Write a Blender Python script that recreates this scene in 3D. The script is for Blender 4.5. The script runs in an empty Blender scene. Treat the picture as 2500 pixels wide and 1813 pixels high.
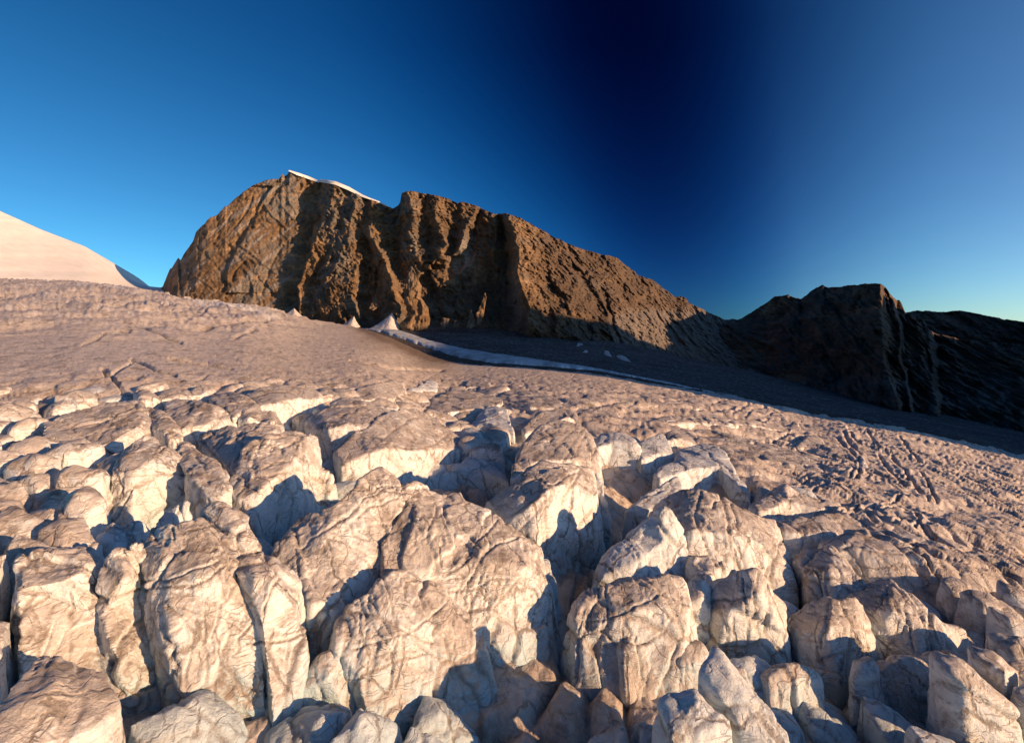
import bpy, bmesh, math, random
import numpy as np
from mathutils import Vector
from mathutils.geometry import delaunay_2d_cdt
random.seed(7); rng = np.random.default_rng(11)
scene = bpy.context.scene
COL = scene.collection
# ------------------------------------------------------------ camera, light, exposure
FPX = 1358.0; CX = 1250.0; HROW = 800.0           # focal length in photo pixels, centre column, row of the level horizon
cam_d = bpy.data.cameras.new("camera"); cam = bpy.data.objects.new("camera", cam_d); COL.objects.link(cam)
cam_d.sensor_width = 36.0; cam_d.lens = 36.0*FPX/2500.0
cam_d.shift_y = -(906.5-HROW)/2500.0
cam_d.clip_start = 0.5; cam_d.clip_end = 20000
cam.location = (0, 0, 0); cam.rotation_euler = (math.pi/2, 0, 0)
scene.camera = cam
SUN_AZ = 120.0; SUN_EL = 11.0                      # degrees clockwise from the view direction, degrees above level
saz, sel = math.radians(SUN_AZ), math.radians(SUN_EL)
SUNV = Vector((math.sin(saz)*math.cos(sel), math.cos(saz)*math.cos(sel), math.sin(sel)))
sun_d = bpy.data.lights.new("sun", 'SUN'); sun_d.energy = 5.0; sun_d.angle = math.radians(0.5); sun_d.color = (1.0, 0.61, 0.33)
sun = bpy.data.objects.new("sun", sun_d); COL.objects.link(sun)
sun.rotation_euler = SUNV.to_track_quat('Z', 'Y').to_euler(); sun.location = (300, -200, 300)
world = bpy.data.worlds.new("World"); scene.world = world; world.use_nodes = True
wn = world.node_tree.nodes; wl = world.node_tree.links
for n in list(wn): wn.remove(n)
w_out = wn.new('ShaderNodeOutputWorld'); w_bg = wn.new('ShaderNodeBackground'); w_sky = wn.new('ShaderNodeTexSky')
w_sky.sky_type = 'NISHITA'; w_sky.sun_disc = False; w_sky.sun_elevation = sel; w_sky.sun_rotation = saz
w_sky.altitude = 3000; w_sky.air_density = 1.0; w_sky.dust_density = 0.3; w_sky.ozone_density = 2.0
POL = 13.0
SKYR = [(0.0, (0.12, 0.45, 0.62)), (0.15, (0.10, 0.40, 0.58)), (0.27, (0.05, 0.33, 0.56)), (0.35, (0.012, 0.17, 0.38)), (0.425, (0.002, 0.042, 0.16)), (0.48, (0.001, 0.014, 0.075)), (0.54, (0.0015, 0.020, 0.095)), (0.60, (0.012, 0.10, 0.29)), (0.69, (0.26, 0.59, 0.80)), (0.8, (0.7, 0.86, 1.0)), (1.0, (1.0, 1.0, 1.0))]
# polarised skylight: light scattered at right angles to the sun is weakest, the same over the whole sky
w_geo = wn.new('ShaderNodeNewGeometry'); w_dot = wn.new('ShaderNodeVectorMath'); w_dot.operation = 'DOT_PRODUCT'
w_tc = wn.new('ShaderNodeTexCoord'); wl.new(w_tc.outputs['Generated'], w_dot.inputs[0]); w_dot.inputs[1].default_value = tuple(SUNV)
w_dot.inputs[1].default_value = (math.sin(math.radians(SUN_AZ-POL)), math.cos(math.radians(SUN_AZ-POL)), 0.16)
w_abs = wn.new('ShaderNodeMapRange'); wl.new(w_dot.outputs['Value'], w_abs.inputs[0]); w_abs.inputs[1].default_value = -1; w_abs.inputs[2].default_value = 1
w_ramp = wn.new('ShaderNodeValToRGB'); wl.new(w_abs.outputs[0], w_ramp.inputs[0])
cr = w_ramp.color_ramp; cr.interpolation = 'B_SPLINE'
cr.elements[0].position = SKYR[0][0]; cr.elements[0].color = SKYR[0][1]+(1,)
cr.elements[1].position = 1.0; cr.elements[1].color = SKYR[-1][1]+(1,)
for pp, cc in SKYR[1:-1]:
    e = cr.elements.new(pp); e.color = cc + (1,)
w_sep = wn.new('ShaderNodeSeparateXYZ'); wl.new(w_tc.outputs['Generated'], w_sep.inputs[0])
w_g = wn.new('ShaderNodeMapRange'); wl.new(w_sep.outputs[2], w_g.inputs[0]); w_g.inputs[1].default_value = 0.0; w_g.inputs[2].default_value = 0.45; w_g.inputs[3].default_value = 0.50; w_g.inputs[4].default_value = 1.12
w_gam = wn.new('ShaderNodeGamma'); wl.new(w_ramp.outputs[0], w_gam.inputs[0]); wl.new(w_g.outputs[0], w_gam.inputs[1])
w_mul = wn.new('ShaderNodeMix'); w_mul.data_type = 'RGBA'; w_mul.blend_type = 'MULTIPLY'; w_mul.inputs[0].default_value = 1.0
wl.new(w_sky.outputs[0], w_mul.inputs[6]); wl.new(w_gam.outputs[0], w_mul.inputs[7])
wl.new(w_mul.outputs[2], w_bg.inputs[0]); w_bg.inputs[1].default_value = 0.125
wl.new(w_bg.outputs[0], w_out.inputs[0])
vs = scene.view_settings; vs.view_transform = 'Standard'; vs.look = 'None'; vs.exposure = 0.6; vs.gamma = 1.0; vs.use_curve_mapping = False
scene.render.engine = 'CYCLES'
scene.cycles.max_bounces = 5; scene.cycles.diffuse_bounces = 3; scene.cycles.use_denoising = True

# ------------------------------------------------------------ noise
def _hash(ix, iy, iz, seed):
    h = (ix.astype(np.uint32)*np.uint32(374761393) + iy.astype(np.uint32)*np.uint32(668265263)
         + iz.astype(np.uint32)*np.uint32(2147483647) + np.uint32((seed*1274126177) & 0xffffffff))
    h ^= h >> np.uint32(13); h *= np.uint32(1274126177); h ^= h >> np.uint32(16); h *= np.uint32(2246822519); h ^= h >> np.uint32(15)
    return h
def perlin(p, seed=0):
    with np.errstate(over='ignore'):
        i = np.floor(p).astype(np.int64); f = (p-i).astype(np.float32)
        w = f*f*f*(f*(f*6-15)+10)
        r = 0
        for dx in (0, 1):
            for dy in (0, 1):
                for dz in (0, 1):
                    h = _hash(i[:, 0]+dx, i[:, 1]+dy, i[:, 2]+dz, seed)
                    gx = ((h & 1023).astype(np.float32)/511.5-1); gy = (((h >> 10) & 1023).astype(np.float32)/511.5-1); gz = (((h >> 20) & 1023).astype(np.float32)/511.5-1)
                    d = gx*(f[:, 0]-dx)+gy*(f[:, 1]-dy)+gz*(f[:, 2]-dz)
                    r = r + d*(w[:, 0] if dx else 1-w[:, 0])*(w[:, 1] if dy else 1-w[:, 1])*(w[:, 2] if dz else 1-w[:, 2])
        return r*1.3
def fbm(p, octs=4, seed=0, gain=0.5):
    r = 0; a = 1.0; s = 1.0
    for o in range(octs):
        r = r + a*perlin(p*s, seed+o*17); a *= gain; s *= 2.03
    return r
def ridged(p, octs=4, seed=0, gain=0.5):
    r = 0; a = 1.0; s = 1.0
    for o in range(octs):
        r = r + a*(1-2*np.abs(perlin(p*s, seed+o*17))*1.5); a *= gain; s *= 2.03
    return r
def worley(p, seed=0):
    """distance to the nearest and to the second cell centre, and a random number per nearest cell"""
    with np.errstate(over='ignore'):
        i = np.floor(p).astype(np.int64)
        n = len(p); f1 = np.full(n, 9., np.float32); f2 = np.full(n, 9., np.float32); idv = np.zeros(n, np.float32)
        for dx in (-1, 0, 1):
            for dy in (-1, 0, 1):
                for dz in (-1, 0, 1):
                    c = i+np.array([dx, dy, dz]); h = _hash(c[:, 0], c[:, 1], c[:, 2], seed)
                    q = np.stack([(h & 1023)/1023., ((h >> 10) & 1023)/1023., ((h >> 20) & 1023)/1023.], 1)
                    d = np.linalg.norm(c+q-p, axis=1).astype(np.float32)
                    nr = d < f1
                    f2 = np.where(nr, f1, np.minimum(f2, d)); idv = np.where(nr, ((h >> 5) & 4095)/4095., idv); f1 = np.where(nr, d, f1)
        return f1, f2, idv
def sstep(a, b, x):
    t = np.clip((x-a)/(b-a), 0, 1); return t*t*(3-2*t)
def lerp_pts(pts, x):
    pts = sorted(pts); return np.interp(x, [a[0] for a in pts], [a[1] for a in pts])
def smooth_pts(pts, x, k=40):
    r = 0
    for d in (-1.5, -1, -.5, 0, .5, 1, 1.5): r = r + lerp_pts(pts, np.asarray(x, float)+d*k)
    return r/7.0

# ------------------------------------------------------------ object helpers
def mesh_obj(name, verts, faces, mat, smooth=True, parent=None, attrs=None):
    me = bpy.data.meshes.new(name)
    verts = np.asarray(verts, np.float32)
    if isinstance(faces, np.ndarray):
        me.vertices.add(len(verts)); me.vertices.foreach_set('co', verts.ravel())
        k = faces.shape[1]; nf = len(faces)
        me.loops.add(nf*k); me.polygons.add(nf)
        me.loops.foreach_set('vertex_index', faces.ravel().astype(np.int32))
        me.polygons.foreach_set('loop_start', np.arange(0, nf*k, k, dtype=np.int32))
        me.update(calc_edges=True)
    else:
        me.from_pydata([tuple(map(float, v)) for v in verts], [], faces)
    if attrs:
        for an, av in attrs.items():
            at = me.attributes.new(an, 'FLOAT', 'POINT'); at.data.foreach_set('value', np.asarray(av, np.float32))
    if smooth: me.polygons.foreach_set('use_smooth', np.ones(len(me.polygons), bool))
    me.materials.append(mat); me.update()
    o = bpy.data.objects.new(name, me); COL.objects.link(o)
    if parent: o.parent = parent
    return o
def grid_faces(nx, ny):
    i = np.arange(nx-1)[None, :]; j = np.arange(ny-1)[:, None]
    a = (j*nx+i).ravel()
    return np.stack([a, a+1, a+nx+1, a+nx], 1)
def tag(o, label=None, cat=None, group=None, kind=None):
    if label: o['label'] = label
    if cat: o['category'] = cat
    if group: o['group'] = group
    if kind: o['kind'] = kind
    return o

# ------------------------------------------------------------ materials
def new_mat(name):
    m = bpy.data.materials.new(name); m.use_nodes = True
    nt = m.node_tree; b = nt.nodes['Principled BSDF']
    return m, nt, b
class NB:
    def __init__(s, nt): s.nt = nt; s.tc = nt.nodes.new('ShaderNodeTexCoord'); s.g = nt.nodes.new('ShaderNodeNewGeometry')
    def n(s, t, **k):
        x = s.nt.nodes.new(t)
        for a, b in k.items(): setattr(x, a, b)
        return x
    def l(s, a, b): s.nt.links.new(a, b)
    def mapping(s, scale=(1, 1, 1), rot=(0, 0, 0)):
        m = s.n('ShaderNodeMapping'); s.l(s.g.outputs['Position'], m.inputs[0]); m.inputs['Scale'].default_value = scale; m.inputs['Rotation'].default_value = rot
        return m.outputs[0]
    def noise(s, vec, scale, detail=5, rough=0.55, dist=0.0):
        x = s.n('ShaderNodeTexNoise'); s.l(vec, x.inputs['Vector']); x.inputs['Scale'].default_value = scale; x.inputs['Detail'].default_value = detail
        x.inputs['Roughness'].default_value = rough; x.inputs['Distortion'].default_value = dist; return x.outputs['Fac']
    def warp(s, vec, scale, amt):
        x = s.n('ShaderNodeTexNoise'); s.l(vec, x.inputs['Vector']); x.inputs['Scale'].default_value = scale; x.inputs['Detail'].default_value = 3
        a = s.n('ShaderNodeVectorMath', operation='MULTIPLY_ADD'); s.l(x.outputs['Color'], a.inputs[0]); a.inputs[1].default_value = (amt,)*3; s.l(vec, a.inputs[2]); return a.outputs[0]
    def voro_edge(s, vec, scale):
        x = s.n('ShaderNodeTexVoronoi', feature='DISTANCE_TO_EDGE'); s.l(vec, x.inputs['Vector']); x.inputs['Scale'].default_value = scale; return x.outputs['Distance']
    def rmp(s, v, a, b, lo=0., hi=1.):
        x = s.n('ShaderNodeMapRange', interpolation_type='SMOOTHSTEP'); s.l(v, x.inputs[0]); x.inputs[1].default_value = a; x.inputs[2].default_value = b
        x.inputs[3].default_value = lo; x.inputs[4].default_value = hi; return x.outputs[0]
    def mix(s, f, a, b):
        x = s.n('ShaderNodeMix', data_type='RGBA')
        for i, v in ((0, f), (6, a), (7, b)):
            if isinstance(v, (int, float)): x.inputs[i].default_value = v
            elif isinstance(v, tuple): x.inputs[i].default_value = v+(1,) if len(v) == 3 else v
            else: s.l(v, x.inputs[i])
        return x.outputs[2]
    def m(s, op, a, b=None):
        x = s.n('ShaderNodeMath', operation=op)
        for i, v in ((0, a), (1, b)):
            if v is None: continue
            if isinstance(v, (int, float)): x.inputs[i].default_value = v
            else: s.l(v, x.inputs[i])
        return x.outputs[0]
    def attr(s, name):
        x = s.n('ShaderNodeAttribute'); x.attribute_name = name; return x.outputs['Fac']
    def bump(s, h, strength, dist, prev=None):
        x = s.n('ShaderNodeBump'); s.l(h, x.inputs['Height']); x.inputs['Strength'].default_value = strength; x.inputs['Distance'].default_value = dist
        if prev is not None: s.l(prev, x.inputs['Normal'])
        return x.outputs[0]

def make_ice(name, speck=0.0, clean=(0.86, 0.86, 0.82), dirt=(0.50, 0.43, 0.37), soil_shade=(0.13, 0.085, 0.055), amount=1.0):
    m, nt, b = new_mat(name); s = NB(nt)
    P = s.g.outputs['Position']
    sx = s.n('ShaderNodeSeparateXYZ'); s.l(s.g.outputs['True Normal'], sx.inputs[0]); nz = sx.outputs[2]
    big = s.noise(P, 0.09, 4); med = s.noise(P, 0.55, 6, 0.62, 0.6); fine = s.noise(P, 3.2, 6, 0.68)
    up = s.m('ADD', nz, s.m('MULTIPLY', s.m('SUBTRACT', med, 0.5), 1.5))
    up = s.m('ADD', up, s.m('MULTIPLY', s.m('SUBTRACT', big, 0.5), 0.9))
    up = s.m('ADD', up, s.m('MULTIPLY', s.m('SUBTRACT', s.noise(s.mapping((1, 1, .35)), 0.22, 4), 0.5), 1.6))
    dmask = s.m('MULTIPLY', s.rmp(up, 0.08, 0.85), amount)
    blot = s.rmp(s.m('ADD', s.m('MULTIPLY', fine, 0.5), s.m('MULTIPLY', med, 0.5)), 0.40, 0.62)
    dcol = s.mix(blot, dirt, tuple(0.62*a+0.38*c for a, c in zip(dirt, clean)))
    ccol = s.mix(s.rmp(s.noise(P, 0.8, 5, 0.6), 0.35, 0.7), clean, (clean[0]*0.82, clean[1]*0.87, clean[2]*0.95))
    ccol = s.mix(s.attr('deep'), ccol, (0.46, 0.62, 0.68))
    gr = s.noise(s.warp(s.mapping((1, .45, .6), (.4, .2, .7)), 0.25, 2.5), 0.30, 7, 0.68, 0.3)
    dcol = s.mix(s.m('MULTIPLY', s.rmp(gr, 0.50, 0.66), 0.75), dcol, (0.21, 0.165, 0.13))
    dcol = s.mix(s.m('MULTIPLY', s.rmp(gr, 0.44, 0.30), 0.6), dcol, (0.70, 0.64, 0.58))
    col = s.mix(dmask, ccol, dcol)
    col = s.mix(s.m('MULTIPLY', s.rmp(gr, 0.58, 0.70), 0.30), col, (0.24, 0.19, 0.15))
    # wandering dirt-filled joints
    w = s.warp(s.warp(s.mapping((1, 1, 0.55), (0.3, 0.2, 0.5)), 0.22, 4.0), 1.3, 0.7)
    v1 = s.rmp(s.voro_edge(w, 0.16), 0.004, 0.040, 1.0, 0.0)
    w2 = s.warp(s.warp(s.mapping((1.0, 0.5, 1), (0.1, 0.7, 0.9)), 0.5, 2.2), 2.5, 0.35)
    v2 = s.rmp(s.voro_edge(w2, 0.42), 0.004, 0.045, 1.0, 0.0)
    gate = s.rmp(s.noise(P, 0.35, 3), 0.36, 0.54)
    gate2 = s.rmp(s.noise(s.mapping((1, 1, 1), (1, 2, 3)), 0.5, 3), 0.42, 0.58)
    vein = s.m('MAXIMUM', s.m('MULTIPLY', v1, gate), s.m('MULTIPLY', s.m('MULTIPLY', v2, gate2), 0.6))
    vein = s.m('MULTIPLY', vein, s.rmp(fine, 0.30, 0.55))
    # thin curving foliation lines that run on from block to block
    fo = s.warp(s.mapping((0.30, 0.085, 0.9), (0.5, -0.25, 0.55)), 0.10, 3.0)
    fn = s.noise(fo, 0.7, 2, 0.45, 0.1); fo2 = s.noise(s.warp(s.mapping((0.10, 0.45, 0.35), (0.2, 0.6, 0.2)), 0.12, 2.5), 0.6, 2, 0.45)
    l1 = s.rmp(s.m('ABSOLUTE', s.m('SUBTRACT', fn, 0.5)), 0.0, 0.014, 1.0, 0.0)
    l2 = s.rmp(s.m('ABSOLUTE', s.m('SUBTRACT', fn, 0.58)), 0.0, 0.012, 1.0, 0.0)
    l3 = s.rmp(s.m('ABSOLUTE', s.m('SUBTRACT', fo2, 0.47)), 0.0, 0.010, 1.0, 0.0)
    lines = s.m('MULTIPLY', s.m('MAXIMUM', s.m('MAXIMUM', l1, l2), l3), s.rmp(s.noise(P, 0.28, 4), 0.42, 0.62))
    vein = s.m('MAXIMUM', vein, s.m('MULTIPLY', lines, 0.55))
    # faint strata lines in the walls
    st = s.noise(s.warp(s.mapping((0.25, 0.25, 3.0), (0.25, -0.2, 0)), 0.3, 1.2), 1.2, 4, 0.6)
    col = s.mix(s.m('MULTIPLY', s.rmp(st, 0.56, 0.68), 0.35), col, dirt)
    cr_a = s.m('MULTIPLY', s.attr('crack'), s.rmp(fine, 0.2, 0.6))
    vv = s.m('MAXIMUM', s.m('MULTIPLY', vein, 0.85), s.m('MULTIPLY', cr_a, 0.85))
    col = s.mix(vv, col, tuple(0.72*a+0.28*c for a, c in zip(soil_shade, dirt)))
    col = s.mix(s.attr('fresh'), col, (0.88, 0.85, 0.80))
    col = s.mix(s.m('MULTIPLY', s.attr('soil_shade'), s.rmp(med, 0.30, 0.5, 0.55, 1.0)), col, soil_shade)
    if speck:
        sp = s.noise(s.mapping((1, .45, 1), (0, 0, .25)), 0.55, 7, 0.72, 0.4); sp2 = s.noise(P, 0.05, 5, 0.6)
        col = s.mix(s.m('MULTIPLY', s.rmp(sp, 0.50, 0.66), speck), col, soil_shade)
        col = s.mix(s.m('MULTIPLY', s.rmp(sp, 0.46, 0.34), speck*.8), col, clean)
        col = s.mix(s.m('MULTIPLY', s.rmp(sp2, 0.48, 0.66), speck*.6), col, (0.33, 0.25, 0.19))
    s.l(col, b.inputs['Base Color'])
    b.inputs['Roughness'].default_value = 0.55; b.inputs['Specular IOR Level'].default_value = 0.35
    h = s.m('ADD', s.noise(P, 1.6, 8, 0.7), s.m('MULTIPLY', vein, -0.5))
    n1 = s.bump(h, 0.8, 0.35)
    n2 = s.bump(s.noise(P, 7.0, 4, 0.7), 0.8, 0.06, n1)
    if speck: n2 = s.bump(sp, 0.8, 0.5, n2)
    s.l(n2, b.inputs['Normal'])
    return m
def make_rock(name, a=(0.26, 0.155, 0.085), b2=(0.12, 0.075, 0.045), grey=(0.17, 0.165, 0.15), sc=1.0, strata=(0.5, 0.7, 0.0), bumpd=3.0):
    m, nt, b = new_mat(name); s = NB(nt); P = s.g.outputs['Position']
    n0 = s.noise(P, 0.012*sc, 4); n1 = s.noise(P, 0.06*sc, 7, 0.65, 0.5)
    stv = s.warp(s.mapping((0.12, 0.12, 1.0), strata), 0.02, 12.0)
    st = s.noise(stv, 0.10*sc, 6, 0.65)
    f = s.noise(P, 0.5*sc, 6, 0.7)
    col = s.mix(s.rmp(n1, 0.35, 0.65), a, b2)
    col = s.mix(s.m('MULTIPLY', s.rmp(n0, 0.45, 0.62), 0.75), col, grey)
    col = s.mix(s.m('MULTIPLY', s.rmp(st, 0.52, 0.66), 0.6), col, tuple(min(1, c*1.55) for c in a))
    col = s.mix(s.m('MULTIPLY', s.rmp(f, 0.45, 0.7), 0.45), col, (0.045, 0.035, 0.028))
    lg = s.noise(s.warp(P, 0.02, 30.0), 0.022*sc, 4, 0.6)
    col = s.mix(s.m('MULTIPLY', s.rmp(lg, 0.5, 0.62), 0.5), col, tuple(c*0.55 for c in b2))
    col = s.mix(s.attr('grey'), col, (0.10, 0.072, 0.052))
    col = s.mix(s.attr('pale'), col, (0.30, 0.28, 0.26))
    s.l(col, b.inputs['Base Color']); b.inputs['Roughness'].default_value = 0.85; b.inputs['Specular IOR Level'].default_value = 0.2
    h = s.m('ADD', n1, s.m('MULTIPLY', st, 0.8)); h = s.m('ADD', h, s.m('MULTIPLY', f, 0.5))
    s.l(s.bump(h, 1.0, bumpd), b.inputs['Normal'])
    return m
def make_scree(name, a=(0.095, 0.10, 0.105), b2=(0.05, 0.05, 0.05), sc=1.0):
    m, nt, b = new_mat(name); s = NB(nt); P = s.g.outputs['Position']
    n1 = s.noise(P, 0.03, 5, 0.6); f = s.noise(P, 0.9*sc, 5, 0.75)
    vo = s.n('ShaderNodeTexVoronoi', feature='F1'); s.l(P, vo.inputs['Vector']); vo.inputs['Scale'].default_value = 0.45*sc
    col = s.mix(s.rmp(n1, 0.4, 0.6), a, b2); col = s.mix(s.rmp(f, 0.4, 0.7), col, tuple(c*0.45 for c in b2))
    sp = s.n('ShaderNodeSeparateColor'); s.l(vo.outputs['Color'], sp.inputs[0])
    col = s.mix(s.m('MULTIPLY', s.rmp(sp.outputs[0], 0.80, 0.95), 0.65), col, tuple(min(1, c*2.4) for c in a))
    s.l(col, b.inputs['Base Color']); b.inputs['Roughness'].default_value = 0.9
    s.l(s.bump(s.m('ADD', f, s.m('MULTIPLY', vo.outputs['Distance'], -1.0)), 1.0, 1.2), b.inputs['Normal'])
    return m
def make_snow(name, c=(0.82, 0.80, 0.78), c2=(0.62, 0.57, 0.52), sc=1.0):
    m, nt, b = new_mat(name); s = NB(nt); P = s.g.outputs['Position']
    n1 = s.noise(P, 0.05*sc, 6, 0.6, 0.4); f = s.noise(P, 0.6*sc, 5, 0.65)
    col = s.mix(s.m('MULTIPLY', s.rmp(s.m('ADD', s.m('MULTIPLY', n1, 0.7), s.m('MULTIPLY', f, 0.3)), 0.42, 0.66), 0.8), c, c2)
    s.l(col, b.inputs['Base Color']); b.inputs['Roughness'].default_value = 0.7
    s.l(s.bump(s.m('ADD', f, n1), 0.3, 0.6/sc), b.inputs['Normal'])
    return m
ICE = make_ice("weathered_ice")
ICE2 = make_ice("clean_blue_ice", amount=0.35, clean=(0.76, 0.82, 0.83))
GLA = make_ice("glacier_surface", speck=0.25, dirt=(0.68, 0.57, 0.47), clean=(0.86, 0.82, 0.76))
ROCK = make_rock("sunlit_brown_rock", a=(0.285, 0.185, 0.10), b2=(0.15, 0.095, 0.055))
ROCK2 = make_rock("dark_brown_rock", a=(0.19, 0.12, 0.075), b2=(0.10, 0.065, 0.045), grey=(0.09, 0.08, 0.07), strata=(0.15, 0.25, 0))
SCREE = make_scree("grey_scree")
DEBRIS = make_scree("brown_debris", a=(0.085, 0.065, 0.05), b2=(0.045, 0.035, 0.03), sc=1.6)
SNOW = make_snow("firn_snow", c=(0.86, 0.84, 0.79), c2=(0.76, 0.72, 0.65))
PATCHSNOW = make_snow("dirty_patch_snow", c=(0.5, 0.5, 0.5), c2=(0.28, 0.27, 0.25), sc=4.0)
OLDSNOW = make_snow("old_streaked_snow", c=(0.70, 0.66, 0.62), c2=(0.42, 0.35, 0.30), sc=3.0)
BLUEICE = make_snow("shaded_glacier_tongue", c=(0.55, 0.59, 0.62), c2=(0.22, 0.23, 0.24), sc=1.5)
# ------------------------------------------------------------ where photo pixels lie in the place
H0 = 25.0                                          # the camera hangs 25 m above the ice
EDGE = [(-200, 690), (0, 697), (206, 707), (412, 727), (475, 739), (606, 750), (690, 768), (750, 782), (835, 793), (891, 801), (960, 826),
        (1030, 862), (1117, 888), (1329, 901), (1470, 915), (1641, 944), (1782, 969), (1923, 997), (2064, 1022), (2205, 1047), (2290, 1064), (2500, 1115), (2750, 1185)]
DFAR = [(-200, 900), (206, 850), (600, 800), (890, 650), (1117, 480), (1500, 420), (2290, 330), (2700, 300)]
def cu(px):
    return (HROW-smooth_pts(EDGE, px, 22))/FPX + H0/smooth_pts(DFAR, px, 60)
def place(px, py, h=0.0):
    """the point of the ice field seen at a photo pixel, h metres above the ice plane"""
    px = np.asarray(px, float); py = np.asarray(py, float)
    u = (px-CX)/FPX; v = (HROW-py)/FPX
    y = (H0-h)/np.maximum(cu(px)-v, 1e-4)
    return np.stack([u*y, y, v*y], -1)
def at(px, py, D):
    px = np.asarray(px, float); py = np.asarray(py, float); D = np.asarray(D, float)
    return np.stack([(px-CX)/FPX*D, D+0*px, (HROW-py)/FPX*D], -1)
def plane_z(x, y):
    px = CX+FPX*x/np.maximum(y, 1.0)
    return y*cu(px)-H0
# where the ice is broken up: signed distance in photo pixels, positive inside
TOPB = [(-300, 900), (206, 925), (420, 925), (560, 905), (760, 912), (1000, 925), (1200, 930), (1400, 990), (1600, 1040), (1750, 1090), (1830, 1130), (1860, 1170), (1980, 1190), (2100, 1290), (2300, 1370), (2700, 1420)]
def broken(px, py):
    return sstep(0, 110, py-lerp_pts(TOPB, px))
def floor_drop(px, py):
    y = place(px, py, 0)[..., 1]
    pit = 0
    for (cx, cy, sx, sy, dp) in ((1510, 1185, 95, 50, 8.0), (1640, 1130, 60, 40, 4.0), (1130, 1165, 110, 50, 4.0), (1240, 1120, 50, 45, 4.0), (1425, 1370, 50, 70, 4.0), (740, 1070, 60, 40, 4.0)):
        pit = pit+dp*np.exp(-((np.asarray(px)-cx)/sx)**2-((np.asarray(py)-cy)/sy)**2)
    return broken(px, py)*(3.0+6.5*sstep(190, 60, y))+pit

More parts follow.
